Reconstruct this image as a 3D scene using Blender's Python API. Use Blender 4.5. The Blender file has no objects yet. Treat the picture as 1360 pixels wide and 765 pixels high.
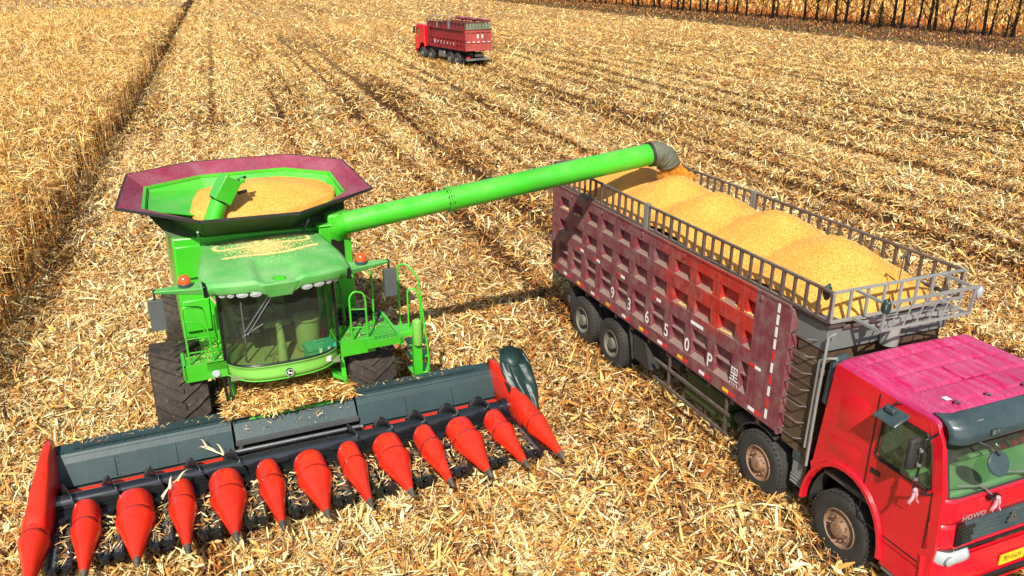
import bpy, math, random
import numpy as np
from mathutils import Vector, Matrix, noise
from mathutils.geometry import tessellate_polygon
R = math.radians
random.seed(7); rng = np.random.default_rng(7)
S = bpy.context.scene
COL = S.collection

# ------------------------------------------------------------------ camera, sky, sun, exposure
cam_d = bpy.data.cameras.new("camera"); cam = bpy.data.objects.new("camera", cam_d); COL.objects.link(cam)
cam_d.sensor_width = 36.0; cam_d.lens = 36.0*1079.74/1360.0
cam_d.clip_start = 0.1; cam_d.clip_end = 5000
PITCH, YAW, ROLL, CH = .3706, .3336, -.002, 7.9378
cam.matrix_world = (Matrix.Translation((0, 0, CH)) @ Matrix.Rotation(-YAW, 4, 'Z')
                    @ Matrix.Rotation(math.pi/2-PITCH, 4, 'X') @ Matrix.Rotation(-ROLL, 4, 'Z'))
S.camera = cam

SUN_EL, SUN_AZ = R(44), R(203)        # azimuth of the sun, clockwise from +Y
w = bpy.data.worlds.new("World"); S.world = w; w.use_nodes = True
nt = w.node_tree; bg = nt.nodes["Background"]
sky = nt.nodes.new("ShaderNodeTexSky"); sky.sky_type = 'NISHITA'; sky.sun_disc = False
sky.sun_elevation = SUN_EL; sky.sun_rotation = SUN_AZ; sky.air_density = 1.0; sky.dust_density = 1.5
nt.links.new(sky.outputs[0], bg.inputs[0]); bg.inputs[1].default_value = 0.10
sun_d = bpy.data.lights.new("sun", 'SUN'); sun_d.energy = 5.0; sun_d.angle = R(.5); sun_d.color = (1, .95, .86)
sun = bpy.data.objects.new("sun", sun_d); COL.objects.link(sun)
sdir = Vector((math.sin(SUN_AZ)*math.cos(SUN_EL), math.cos(SUN_AZ)*math.cos(SUN_EL), math.sin(SUN_EL)))
sun.rotation_euler = sdir.to_track_quat('Z', 'Y').to_euler(); sun.location = sdir*60
S.view_settings.view_transform = 'Standard'; S.view_settings.look = 'None'
S.view_settings.exposure = 0.40; S.view_settings.gamma = 1
S.render.engine = 'CYCLES'
S.cycles.max_bounces = 6; S.cycles.transparent_max_bounces = 12

# ------------------------------------------------------------------ materials
def new_mat(name):
    m = bpy.data.materials.new(name); m.use_nodes = True
    n = m.node_tree.nodes; return m, n, m.node_tree.links, n["Principled BSDF"]
def ramp(n, stops):
    r = n.new("ShaderNodeValToRGB"); e = r.color_ramp.elements
    while len(e) > 1: e.remove(e[-1])
    e[0].position = stops[0][0]; e[0].color = (*stops[0][1], 1) if len(stops[0][1]) == 3 else stops[0][1]
    for p, c in stops[1:]:
        k = e.new(p); k.color = (*c, 1)
    return r
def g(v): return (v, v, v)
def texn(n, L, scale, detail=5, rough=.6, kind='Object', mapping=None):
    tc = n.new("ShaderNodeTexCoord"); t = n.new("ShaderNodeTexNoise")
    t.inputs['Scale'].default_value = scale; t.inputs['Detail'].default_value = detail; t.inputs['Roughness'].default_value = rough
    if mapping:
        mp = n.new("ShaderNodeMapping"); mp.inputs['Scale'].default_value = mapping
        L.new(tc.outputs[kind], mp.inputs[0]); L.new(mp.outputs[0], t.inputs[0])
    else: L.new(tc.outputs[kind], t.inputs[0])
    return t
def mixc(n, L, fac, a, b, mode='MIX'):
    x = n.new("ShaderNodeMix"); x.data_type = 'RGBA'; x.blend_type = mode
    for i, v in ((0, fac), (6, a), (7, b)):
        if hasattr(v, 'links'): L.new(v, x.inputs[i])
        elif isinstance(v, (int, float)): x.inputs[i].default_value = v
        else: x.inputs[i].default_value = (*v, 1)
    return x.outputs[2]
def paint(name, col, rough=.4, dust=.35, dcol=(.42, .33, .22), metal=0, top=.5, coat=0., spots=.0, scale=2.5, mapping=None, bump=.02, spotcol=(.1, .05, .03)):
    """paint with dust in patches and more of it on upward faces, and chips"""
    m, n, L, P = new_mat(name)
    a = texn(n, L, scale, 8, .7, mapping=mapping); r = ramp(n, [(.35, g(0)), (.75, g(1))]); L.new(a.outputs[0], r.inputs[0])
    geo = n.new("ShaderNodeNewGeometry"); sp = n.new("ShaderNodeSeparateXYZ"); L.new(geo.outputs['Normal'], sp.inputs[0])
    mr = n.new("ShaderNodeMapRange"); mr.inputs[1].default_value = .2; mr.inputs[2].default_value = 1; mr.inputs[3].default_value = dust*.5; mr.inputs[4].default_value = dust*.5+top*.6
    L.new(sp.outputs[2], mr.inputs[0])
    mu = n.new("ShaderNodeMath"); mu.operation = 'MULTIPLY'; L.new(r.outputs[0], mu.inputs[0]); L.new(mr.outputs[0], mu.inputs[1])
    fine = texn(n, L, 40, 4, .6); fr = ramp(n, [(.45, g(.5)), (.7, g(1.3))]); L.new(fine.outputs[0], fr.inputs[0])
    mu2 = n.new("ShaderNodeMath"); mu2.operation = 'MULTIPLY'; mu2.use_clamp = True; L.new(mu.outputs[0], mu2.inputs[0]); L.new(fr.outputs[0], mu2.inputs[1])
    c = mixc(n, L, mu2.outputs[0], col, dcol)
    if spots > 0:
        v = texn(n, L, 14, 6, .75); vr = ramp(n, [(.72-spots*.3, g(0)), (.74-spots*.3, g(1))]); L.new(v.outputs[0], vr.inputs[0])
        c = mixc(n, L, vr.outputs[0], c, spotcol)
    # thin run marks down the sides and a slow drift of the tone
    st = texn(n, L, 6, 5, .7, mapping=(1.6, 1.6, .22)); sr = ramp(n, [(.52, g(0)), (.75, g(min(.55, dust*.7)))]); L.new(st.outputs[0], sr.inputs[0])
    c = mixc(n, L, sr.outputs[0], c, tuple(k*.55 for k in dcol))
    lo = texn(n, L, .8, 2, .5); lr = ramp(n, [(.3, g(.80)), (.7, g(1.12))]); L.new(lo.outputs[0], lr.inputs[0])
    c = mixc(n, L, 1.0, c, lr.outputs[0], 'MULTIPLY')
    L.new(c, P.inputs['Base Color'])
    rr = n.new("ShaderNodeMapRange"); rr.inputs[3].default_value = rough; rr.inputs[4].default_value = .85
    L.new(mu2.outputs[0], rr.inputs[0]); L.new(rr.outputs[0], P.inputs['Roughness'])
    P.inputs['Metallic'].default_value = metal
    if coat: P.inputs['Coat Weight'].default_value = coat; P.inputs['Coat Roughness'].default_value = .15
    b = n.new("ShaderNodeBump"); b.inputs['Strength'].default_value = .35; b.inputs['Distance'].default_value = bump
    L.new(a.outputs[0], b.inputs['Height']); L.new(b.outputs[0], P.inputs['Normal'])
    return m
def glass(name, tint, rough=.03, opac=.25):
    m, n, L, P = new_mat(name); n.remove(P)
    out = n["Material Output"]; tr = n.new("ShaderNodeBsdfTransparent"); tr.inputs[0].default_value = (*tint, 1)
    gl = n.new("ShaderNodeBsdfGlossy"); gl.inputs['Roughness'].default_value = rough
    df = n.new("ShaderNodeBsdfDiffuse"); df.inputs[0].default_value = (.45, .5, .38, 1)
    d = texn(n, L, 3, 6, .7); dr = ramp(n, [(.3, g(opac*.3)), (.75, g(opac))]); L.new(d.outputs[0], dr.inputs[0])
    m1 = n.new("ShaderNodeMixShader"); L.new(dr.outputs[0], m1.inputs[0]); L.new(tr.outputs[0], m1.inputs[1]); L.new(df.outputs[0], m1.inputs[2])
    lw = n.new("ShaderNodeLayerWeight"); lw.inputs[0].default_value = .5; pw = n.new("ShaderNodeMath"); pw.operation = 'POWER'; pw.inputs[1].default_value = 5; L.new(lw.outputs['Facing'], pw.inputs[0])
    fr = n.new("ShaderNodeMath"); fr.operation = 'MULTIPLY_ADD'; fr.inputs[1].default_value = .9; fr.inputs[2].default_value = .045; L.new(pw.outputs[0], fr.inputs[0])
    m2 = n.new("ShaderNodeMixShader"); L.new(fr.outputs[0], m2.inputs[0]); L.new(m1.outputs[0], m2.inputs[1]); L.new(gl.outputs[0], m2.inputs[2])
    L.new(m2.outputs[0], out.inputs[0]); return m
def attr_mat(name, rough=.75, transl=0.0):
    m, n, L, P = new_mat(name); a = n.new("ShaderNodeAttribute"); a.attribute_name = "Col"
    t = texn(n, L, 30, 3, .6); r = ramp(n, [(.3, g(.75)), (.7, g(1.15))]); L.new(t.outputs[0], r.inputs[0])
    c = mixc(n, L, 1.0, a.outputs[0], r.outputs[0], 'MULTIPLY')
    L.new(c, P.inputs['Base Color']); P.inputs['Roughness'].default_value = rough
    P.inputs['Specular IOR Level'].default_value = .3
    return m
M = {}
M['green'] = paint('green_paint', (.035, .48, .012), .32, .35, dcol=(.34, .38, .16), top=.55, coat=.3, spots=.1, spotcol=(.03, .14, .02))
M['green_dusty'] = paint('dusty_green_paint', (.07, .38, .06), .5, .6, dcol=(.36, .42, .26), top=.9, scale=1.6)
M['green_pale'] = paint('pale_green_paint', (.16, .46, .06), .35, .4, dcol=(.35, .42, .2), top=.2)
M['olive'] = paint('olive_sheet', (.035, .075, .02), .5, .5, dcol=(.16, .17, .09), top=.4)
M['purple'] = paint('wine_lining', (.22, .018, .045), .5, .8, dcol=(.33, .17, .20), top=.5, scale=1.8)
M['teal'] = paint('grey_green_sheet', (.022, .05, .052), .42, .3, dcol=(.10, .125, .105), top=.12, scale=1.8, spots=.06, spotcol=(.25, .25, .2))
M['red'] = paint('red_plastic', (.74, .022, .006), .30, .25, dcol=(.50, .12, .07), top=.15, coat=.3, spots=.10, spotcol=(.24, .05, .035), scale=5)
M['black'] = paint('black_steel', (.012, .014, .016), .22, .15, dcol=(.07, .07, .06), top=.25, metal=.3, coat=.5)
M['auger'] = paint('polished_auger', (.05, .055, .06), .16, .1, dcol=(.09, .09, .08), top=.1, metal=.7, coat=.6, bump=.003)
M['blackrub'] = paint('black_rubber', (.018, .018, .018), .7, .5, dcol=(.12, .10, .075), top=.4)
M['steel'] = paint('worn_steel', (.25, .26, .27), .3, .4, dcol=(.2, .17, .12), metal=.7, spots=.2)
M['darkmetal'] = paint('dirty_dark_metal', (.05, .047, .042), .6, .8, dcol=(.2, .16, .1), top=.8, scale=5)
M['tyre_mud'] = paint('muddy_tyre', (.018, .016, .014), .8, 1.5, dcol=(.13, .085, .05), top=.2, scale=7, spots=.25, spotcol=(.22, .15, .08), bump=.06)
M['tyre'] = paint('truck_tyre', (.02, .02, .019), .75, .6, dcol=(.10, .085, .06), top=.3, scale=5)
M['tcab'] = paint('truck_red', (.68, .006, .020), .25, .15, dcol=(.42, .10, .12), top=.1, coat=.5, spots=.02)
M['troof'] = paint('dusty_truck_roof', (.46, .002, .075), .34, .6, dcol=(.56, .22, .38), top=.65, scale=1.0, mapping=(9, 1.6, 4), bump=.006)
M['grey'] = paint('grey_paint', (.16, .17, .165), .5, .6, dcol=(.3, .26, .2), top=.5, spots=.15, spotcol=(.12, .05, .03))
M['pale'] = paint('pale_steel', (.25, .26, .245), .45, .6, dcol=(.3, .25, .18), top=.2, spots=.25, spotcol=(.16, .1, .07))
M['rail'] = paint('railing_steel', (.085, .055, .045), .5, .4, dcol=(.30, .30, .27), top=1.0, spots=.3, spotcol=(.12, .05, .03), scale=5)
M['brown'] = paint('brown_steel', (.085, .05, .025), .6, .6, dcol=(.22, .17, .11), top=.6, scale=4)
M['rust'] = paint('rusty_rim', (.24, .13, .07), .6, .7, dcol=(.4, .32, .22), top=.3, spots=.5, spotcol=(.1, .035, .015), scale=9)
M['rimgrey'] = paint('dirty_rim', (.12, .115, .085), .6, .7, dcol=(.26, .22, .15), top=.3, scale=6)
M['cabin'] = paint('cabin_trim', (.19, .25, .10), .7, .3, dcol=(.2, .22, .12), top=.5)
M['cabin_dark'] = paint('cabin_dark', (.035, .04, .028), .6, .3, dcol=(.1, .1, .07), top=.3)
M['tcabin'] = paint('dashboard', (.16, .30, .15), .6, .3, dcol=(.35, .42, .28), top=.3)
M['visor'] = paint('visor_plastic', (.03, .055, .06), .3, .4, dcol=(.16, .17, .15), top=.4, coat=.2)
M['white'] = paint('white_paint', (.78, .78, .74), .5, .3, top=.1)
M['tapered'] = paint('red_tape', (.68, .012, .015), .4, .2, top=.1)
M['yellow'] = paint('yellow_plate', (.85, .52, .015), .4, .1, top=.1)
M['lamp'] = paint('headlamp_lens', (.38, .42, .42), .08, .1, top=.1, coat=1)
M['orange'] = paint('orange_lens', (.85, .09, .01), .15, .05, top=.05, coat=.6)
M['pink'] = paint('pink_cloth', (.75, .32, .36), .9, .1, top=.1)
M['teal_box'] = paint('teal_plastic', (.02, .36, .24), .4, .2, dcol=(.2, .4, .3), top=.2)
M['tarp'] = paint('dark_tarpaulin', (.012, .035, .03), .38, .3, dcol=(.06, .08, .07), top=.2)
M['boot'] = paint('rubber_boot', (.10, .11, .07), .75, 1.0, dcol=(.27, .25, .18), top=.5, scale=8, bump=.06)
M['glass_c'] = glass('cab_glass', (.72, .86, .60), .03, .06)
M['glass_t'] = glass('truck_glass', (.66, .86, .66), .03, .12)

def grain_mat():
    m, n, L, P = new_mat('corn_kernels')
    t = texn(n, L, 34, 3, .85); r = ramp(n, [(.27, (.46, .18, .015)), (.42, (.78, .33, .04)), (.55, (.90, .46, .085)), (.72, (.94, .60, .20))])
    L.new(t.outputs[0], r.inputs[0])
    t2 = texn(n, L, 1.3, 4, .6); r2 = ramp(n, [(.3, (.88, .80, .68)), (.7, (1.0, 1.0, 1.0))]); L.new(t2.outputs[0], r2.inputs[0])
    c = mixc(n, L, 1.0, r.outputs[0], r2.outputs[0], 'MULTIPLY')
    L.new(c, P.inputs['Base Color']); P.inputs['Roughness'].default_value = .55
    b = n.new("ShaderNodeBump"); b.inputs['Strength'].default_value = .8; b.inputs['Distance'].default_value = .015
    L.new(t.outputs[0], b.inputs['Height']); L.new(b.outputs[0], P.inputs['Normal'])
    return m
M['grain'] = grain_mat()
def plain(name, col, rough=.6):
    m, n, L, P = new_mat(name); t = texn(n, L, 12, 4, .6); r = ramp(n, [(.3, tuple(c*.8 for c in col)), (.7, tuple(min(1, c*1.15) for c in col))])
    L.new(t.outputs[0], r.inputs[0]); L.new(r.outputs[0], P.inputs['Base Color']); P.inputs['Roughness'].default_value = rough; return m
M['fresh'] = plain('fresh_kernels', (.85, .30, .02), .45)
def bedpaint():
    m, n, L, P = new_mat('faded_bed_paint')
    tc = n.new("ShaderNodeTexCoord"); sp = n.new("ShaderNodeSeparateXYZ"); L.new(tc.outputs['Object'], sp.inputs[0])
    # the repainted red area: towards the front and on the upper beams
    a = texn(n, L, 1.4, 5, .6)
    def M2(op, x, y, clamp=False):
        k = n.new("ShaderNodeMath"); k.operation = op; k.use_clamp = clamp
        for i, v in enumerate((x, y)):
            if hasattr(v, 'links'): L.new(v, k.inputs[i])
            else: k.inputs[i].default_value = v
        return k.outputs[0]
    yy = M2('SUBTRACT', 5.2, sp.outputs[1]); yy = M2('MULTIPLY', yy, .55)
    zz = M2('MULTIPLY', M2('SUBTRACT', sp.outputs[2], 2.25), 3.0)
    nn = M2('MULTIPLY', M2('SUBTRACT', a.outputs[0], .5), 3.0)
    yf = M2('MULTIPLY', M2('SUBTRACT', sp.outputs[1], 2.22), 30.0); f = M2('MINIMUM', M2('ADD', M2('MINIMUM', yy, zz), nn, True), yf, True)
    old = texn(n, L, 3.5, 8, .7); r = ramp(n, [(.30, (.14, .016, .028)), (.47, (.19, .038, .05)), (.60, (.20, .10, .09)), (.76, (.29, .22, .19))]); L.new(old.outputs[0], r.inputs[0])
    new = ramp(n, [(.3, (.26, .012, .010)), (.55, (.50, .022, .014)), (.75, (.42, .10, .05))]); L.new(old.outputs[0], new.inputs[0])
    c = mixc(n, L, f, r.outputs[0], new.outputs[0])
    st = texn(n, L, 5, 6, .7, mapping=(1, 3, .35)); sr = ramp(n, [(.5, g(0)), (.72, g(.65))]); L.new(st.outputs[0], sr.inputs[0])
    c = mixc(n, L, sr.outputs[0], c, (.20, .15, .12))
    ch = texn(n, L, 22, 6, .8); cr = ramp(n, [(.66, g(0)), (.68, g(1))]); L.new(ch.outputs[0], cr.inputs[0])
    c = mixc(n, L, cr.outputs[0], c, (.035, .018, .012))
    geo = n.new("ShaderNodeNewGeometry"); s2 = n.new("ShaderNodeSeparateXYZ"); L.new(geo.outputs['Normal'], s2.inputs[0])
    up = M2('MULTIPLY', M2('SUBTRACT', s2.outputs[2], .3), 1.2, True)
    c = mixc(n, L, up, c, (.24, .19, .14))
    L.new(c, P.inputs['Base Color']); P.inputs['Roughness'].default_value = .55
    b = n.new("ShaderNodeBump"); b.inputs['Strength'].default_value = .5; b.inputs['Distance'].default_value = .02
    L.new(old.outputs[0], b.inputs['Height']); L.new(b.outputs[0], P.inputs['Normal']); return m
M['bed'] = bedpaint()
M['farbed'] = paint('far_bed_red', (.24, .008, .014), .5, .6, dcol=(.22, .06, .05), top=.6, spots=.3, scale=1.2)
M['farorange'] = paint('far_tailgate', (.42, .06, .045), .5, .5, dcol=(.40, .26, .24), top=.4, spots=.15)

# ------------------------------------------------------------------ mesh helpers
class MB:
    def __init__(s): s.v = []; s.f = []; s.m = []
    def add(s, vs, fs, m=0):
        o = len(s.v); s.v += [tuple(p) for p in vs]; s.f += [tuple(o+i for i in q) for q in fs]; s.m += [m]*len(fs); return s
    def hexa(s, p, m=0):    # 4 bottom ccw, 4 top
        return s.add(p, [(3, 2, 1, 0), (4, 5, 6, 7), (0, 1, 5, 4), (1, 2, 6, 5), (2, 3, 7, 6), (3, 0, 4, 7)], m)
    def box(s, x0, x1, y0, y1, z0, z1, m=0):
        return s.hexa([(x0, y0, z0), (x1, y0, z0), (x1, y1, z0), (x0, y1, z0), (x0, y0, z1), (x1, y0, z1), (x1, y1, z1), (x0, y1, z1)], m)
    def bar(s, p, q, w, h, up=(0, 0, 1), m=0):
        p = Vector(p); q = Vector(q); d = (q-p).normalized(); up = Vector(up)
        if abs(d.dot(up)) > .98: up = Vector((0, 1, 0)) if abs(d.y) < .9 else Vector((1, 0, 0))
        a = d.cross(up).normalized()*w/2; b = a.cross(d).normalized()*h/2
        return s.hexa([p-a-b, p+a-b, q+a-b, q-a-b, p-a+b, p+a+b, q+a+b, q-a+b], m)
    def tube(s, pts, r, n=8, m=0, caps=True):
        pts = [Vector(p) for p in pts]; rs = r if isinstance(r, (list, tuple)) else [r]*len(pts)
        vs = []; fs = []; prev = None
        for i, p in enumerate(pts):
            d = (pts[min(i+1, len(pts)-1)]-pts[max(i-1, 0)]).normalized()
            if prev is None:
                u = Vector((0, 0, 1)) if abs(d.z) < .9 else Vector((1, 0, 0)); a = d.cross(u).normalized()
            else: a = (prev-d*prev.dot(d)).normalized()
            prev = a; b = d.cross(a)
            for k in range(n):
                t = 2*math.pi*k/n; vs.append(p+(a*math.cos(t)+b*math.sin(t))*rs[i])
        for i in range(len(pts)-1):
            for k in range(n):
                k2 = (k+1) % n; fs.append((i*n+k, i*n+k2, (i+1)*n+k2, (i+1)*n+k))
        if caps: fs.append(tuple(range(n))[::-1]); fs.append(tuple((len(pts)-1)*n+k for k in range(n)))
        return s.add(vs, fs, m)
    def lathe(s, prof, o, ax, n=32, m=0, arc=None):
        """prof: (radius, offset along axis)"""
        o = Vector(o); ax = Vector(ax).normalized(); u = Vector((0, 0, 1)) if abs(ax.z) < .9 else Vector((1, 0, 0))
        a = ax.cross(u).normalized(); b = ax.cross(a); vs = []; fs = []
        for (r, h) in prof:
            for k in range(n):
                t = 2*math.pi*k/n; vs.append(o+ax*h+(a*math.cos(t)+b*math.sin(t))*r)
        for i in range(len(prof)-1):
            for k in range(n):
                k2 = (k+1) % n; fs.append((i*n+k, (i+1)*n+k, (i+1)*n+k2, i*n+k2))
        return s.add(vs, fs, m)
    def plate(s, outer, holes, fn, t, m=0):
        """flat 2d outline with holes; fn(a,b,d) -> 3d with d 0..t the depth"""
        loops = [outer]+holes; flat = [p for l in loops for p in l]
        tris = tessellate_polygon([[Vector((p[0], p[1], 0)) for p in l] for l in loops])
        nn = len(flat); vs = [fn(p[0], p[1], 0) for p in flat]+[fn(p[0], p[1], t) for p in flat]
        fs = [tuple(q) for q in tris]+[tuple(nn+i for i in q)[::-1] for q in tris]
        o = 0
        for l in loops:
            k = len(l)
            for i in range(k):
                j = (i+1) % k; fs.append((o+i, o+j, nn+o+j, nn+o+i))
            o += k
        return s.add(vs, fs, m)
    def grid(s, nu, nv, fn, m=0, flip=False):
        vs = [fn(i/nu, j/nv) for j in range(nv+1) for i in range(nu+1)]
        fs = []
        for j in range(nv):
            for i in range(nu):
                a = j*(nu+1)+i; q = (a, a+1, a+nu+2, a+nu+1); fs.append(q[::-1] if flip else q)
        return s.add(vs, fs, m)
    def build(s, name, mats, parent=None, bevel=0, smooth=35, solid=0, fix=True):
        me = bpy.data.meshes.new(name); me.from_pydata(s.v, [], s.f)
        if not isinstance(mats, (list, tuple)): mats = [mats]
        for k in mats: me.materials.append(M[k] if isinstance(k, str) else k)
        me.polygons.foreach_set('material_index', s.m)
        me.update()
        if fix:
            import bmesh
            bm = bmesh.new(); bm.from_mesh(me); bmesh.ops.recalc_face_normals(bm, faces=bm.faces); bm.to_mesh(me); bm.free()
        if smooth:
            me.polygons.foreach_set('use_smooth', [True]*len(me.polygons)); me.set_sharp_from_angle(angle=R(smooth))
        o = bpy.data.objects.new(name, me); COL.objects.link(o)
        if parent is not None: o.parent = parent
        if solid:
            k = o.modifiers.new('solid', 'SOLIDIFY'); k.thickness = solid; k.offset = 0
        if bevel:
            k = o.modifiers.new('bevel', 'BEVEL'); k.width = bevel; k.segments = 2; k.limit_method = 'ANGLE'; k.angle_limit = R(40); k.harden_normals = False
        return o
def split_build(mb, name, mats, parent=None, **kw):
    """every loose piece of the collected shapes becomes an object of its own"""
    par = list(range(len(mb.v)))
    def find(a):
        while par[a] != a: par[a] = par[par[a]]; a = par[a]
        return a
    for q in mb.f:
        r = find(q[0])
        for i in q[1:]: par[find(i)] = r
    groups = {}
    for q, m_ in zip(mb.f, mb.m): groups.setdefault(find(q[0]), []).append((q, m_))
    out = []
    for fs in groups.values():
        ids = sorted({i for q, _ in fs for i in q}); mp = {i: k for k, i in enumerate(ids)}
        k = MB(); k.v = [mb.v[i] for i in ids]; k.f = [tuple(mp[i] for i in q) for q, _ in fs]; k.m = [m_ for _, m_ in fs]
        out.append(k.build(name, mats, parent, **kw))
    return out
def empty(name, loc, rz=0):
    o = bpy.data.objects.new(name, None); COL.objects.link(o); o.location = loc; o.rotation_euler.z = rz; o.empty_display_size = .3; return o
def tag(o, label=None, cat=None, group=None, kind=None):
    if label: o['label'] = label
    if cat: o['category'] = cat
    if group: o['group'] = group
    if kind: o['kind'] = kind
    return o
def copy_tree(o, parent=None):
    c = o.copy(); COL.objects.link(c)
    if parent is not None: c.parent = parent
    for ch in [k for k in bpy.data.objects if k.parent == o]: copy_tree(ch, c)
    return c
def text_geo(body, size, bold=0):
    cu = bpy.data.curves.new('t', 'FONT'); cu.body = body; cu.size = size; cu.align_x = 'CENTER'; cu.align_y = 'CENTER'; cu.resolution_u = 3; cu.offset = size*bold
    ob = bpy.data.objects.new('t', cu); COL.objects.link(ob)
    bpy.context.view_layer.update()
    me = bpy.data.meshes.new_from_object(ob.evaluated_get(bpy.context.evaluated_depsgraph_get()))
    vs = [tuple(v.co) for v in me.vertices]; fs = [tuple(p.vertices) for p in me.polygons]
    bpy.data.objects.remove(ob); bpy.data.curves.remove(cu); bpy.data.meshes.remove(me); return vs, fs
def add_text(mb, body, size, fn, m=0, sx=1.0, bold=0):
    vs, fs = text_geo(body, size, bold)
    mb.add([fn(v[0]*sx, v[1]) for v in vs], fs, m)
def strips_mesh(name, C, yaw, pitch, curl, ln, wd, col, mat, roll=None, seg=2):
    """many bent leaf strips as one mesh. arrays of N; col Nx3"""
    N = len(C); k = seg+1
    t = np.linspace(-.5, .5, k)[None, :, None]
    d = np.stack([np.cos(yaw)*np.cos(pitch), np.sin(yaw)*np.cos(pitch), np.sin(pitch)], 1)
    side = np.stack([-np.sin(yaw), np.cos(yaw), np.zeros(N)], 1); up = np.cross(d, side)
    if roll is not None:
        side = side*np.cos(roll)[:, None]+up*np.sin(roll)[:, None]; up = np.cross(d, side)
    cen = C[:, None, :]+d[:, None, :]*t*ln[:, None, None]+up[:, None, :]*(curl[:, None, None]*(.25-t*t)*ln[:, None, None])
    wprof = np.array([.45, 1, .15]) if k == 3 else np.interp(np.linspace(0, 1, k), [0, .3, .7, 1], [.25, 1, .8, .05])
    off = side[:, None, :]*(wd[:, None, None]*.5*wprof[None, :, None])
    V = np.concatenate([cen-off, cen+off], 2).reshape(-1, 3)      # per station: left, right
    base = (np.arange(N)*2*k)[:, None, None]
    st = (np.arange(seg)*2)[None, :, None]
    F = (base+st+np.array([0, 1, 3, 2])[None, None, :]).reshape(-1, 4)
    me = bpy.data.meshes.new(name); nv = len(V); nf = len(F)
    me.vertices.add(nv); me.vertices.foreach_set('co', V.astype(np.float32).ravel())
    me.loops.add(nf*4); me.loops.foreach_set('vertex_index', F.astype(np.int32).ravel())
    me.polygons.add(nf); me.polygons.foreach_set('loop_start', np.arange(0, nf*4, 4, dtype=np.int32)); me.polygons.foreach_set('loop_total', np.full(nf, 4, dtype=np.int32))
    me.update(calc_edges=True)
    a = me.color_attributes.new('Col', 'FLOAT_COLOR', 'POINT')
    cc = np.concatenate([np.repeat(col, 2*k, 0), np.ones((nv, 1))], 1).astype(np.float32); a.data.foreach_set('color', cc.ravel())
    me.materials.append(mat)
    o = bpy.data.objects.new(name, me); COL.objects.link(o); return o
# ------------------------------------------------------------------ the field
LANE = rng.random((900, 200))
def lines_tone(x, y):
    """1 = pale swath of husks, 0 = dark wheel track; the rows run along y"""
    t = np.full_like(x, .52)
    wob = .05*np.sin(y*.07)+.03*np.sin(y*.31+x*.2)
    def band(c, wd, amt): return amt*np.exp(-((x+wob-c)/wd)**2)
    t += band(-2.4, .9, .34)+band(.8, 1.2, .42)+band(5.2, .8, .14)+band(12.6, 1.2, .18)+band(17.5, 1.2, .15)+band(25.6, 1.3, .15)+band(-4.4, .6, .10)
    t -= band(7.3, .26, .5)+band(9.5, .24, 1.1)+band(10.4, .8, .15)+band(15.8, .28, .7)+band(14.3, .2, .35)+band(20.9, .24, .6)+band(22.3, .24, 1.2)+band(2.9, .2, .35)+band(-.9, .2, .3)+band(5.9, 1.0, .12)+band(11.4, .8, .15)
    ph = np.abs(((x+wob-27) % 5.2)-1.2)
    t -= np.where(x > 24.5, .75*np.exp(-(ph/.26)**2), 0)+np.where(x > 24.5, .5*np.exp(-((np.abs(((x+wob-27) % 5.2)-3.3))/.28)**2), 0)
    t += np.where(x > 24.5, .16*np.cos(2*np.pi*(x-27)/5.2*2), 0)
    t -= band(12.0, .18, .4)+band(13.2, .18, .35)+band(17.9, .2, .45)+band(19.3, .2, .4)+band(24.2, .22, .5)+band(-1.7, .12, .3)+band(1.6, .14, .3)+band(4.2, .16, .3)
    t = .52+(t-.52)*np.clip(1+(np.hypot(x, y)-20)/120, 1, 1.8)
    t += .07*np.cos(2*np.pi*x/.65)
    # single rows carry more or less litter for some metres
    lx = np.floor(x/.65).astype(int)+400; fy = y/11+lx*.37; iy = np.floor(fy).astype(int); f = fy-iy; f = f*f*(3-2*f)
    ln_ = LANE[lx % 900, iy % 200]*(1-f)+LANE[lx % 900, (iy+1) % 200]*f
    t += (ln_-.5)*np.clip(.35+np.hypot(x, y)/160, .35, .8)
    return t
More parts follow.
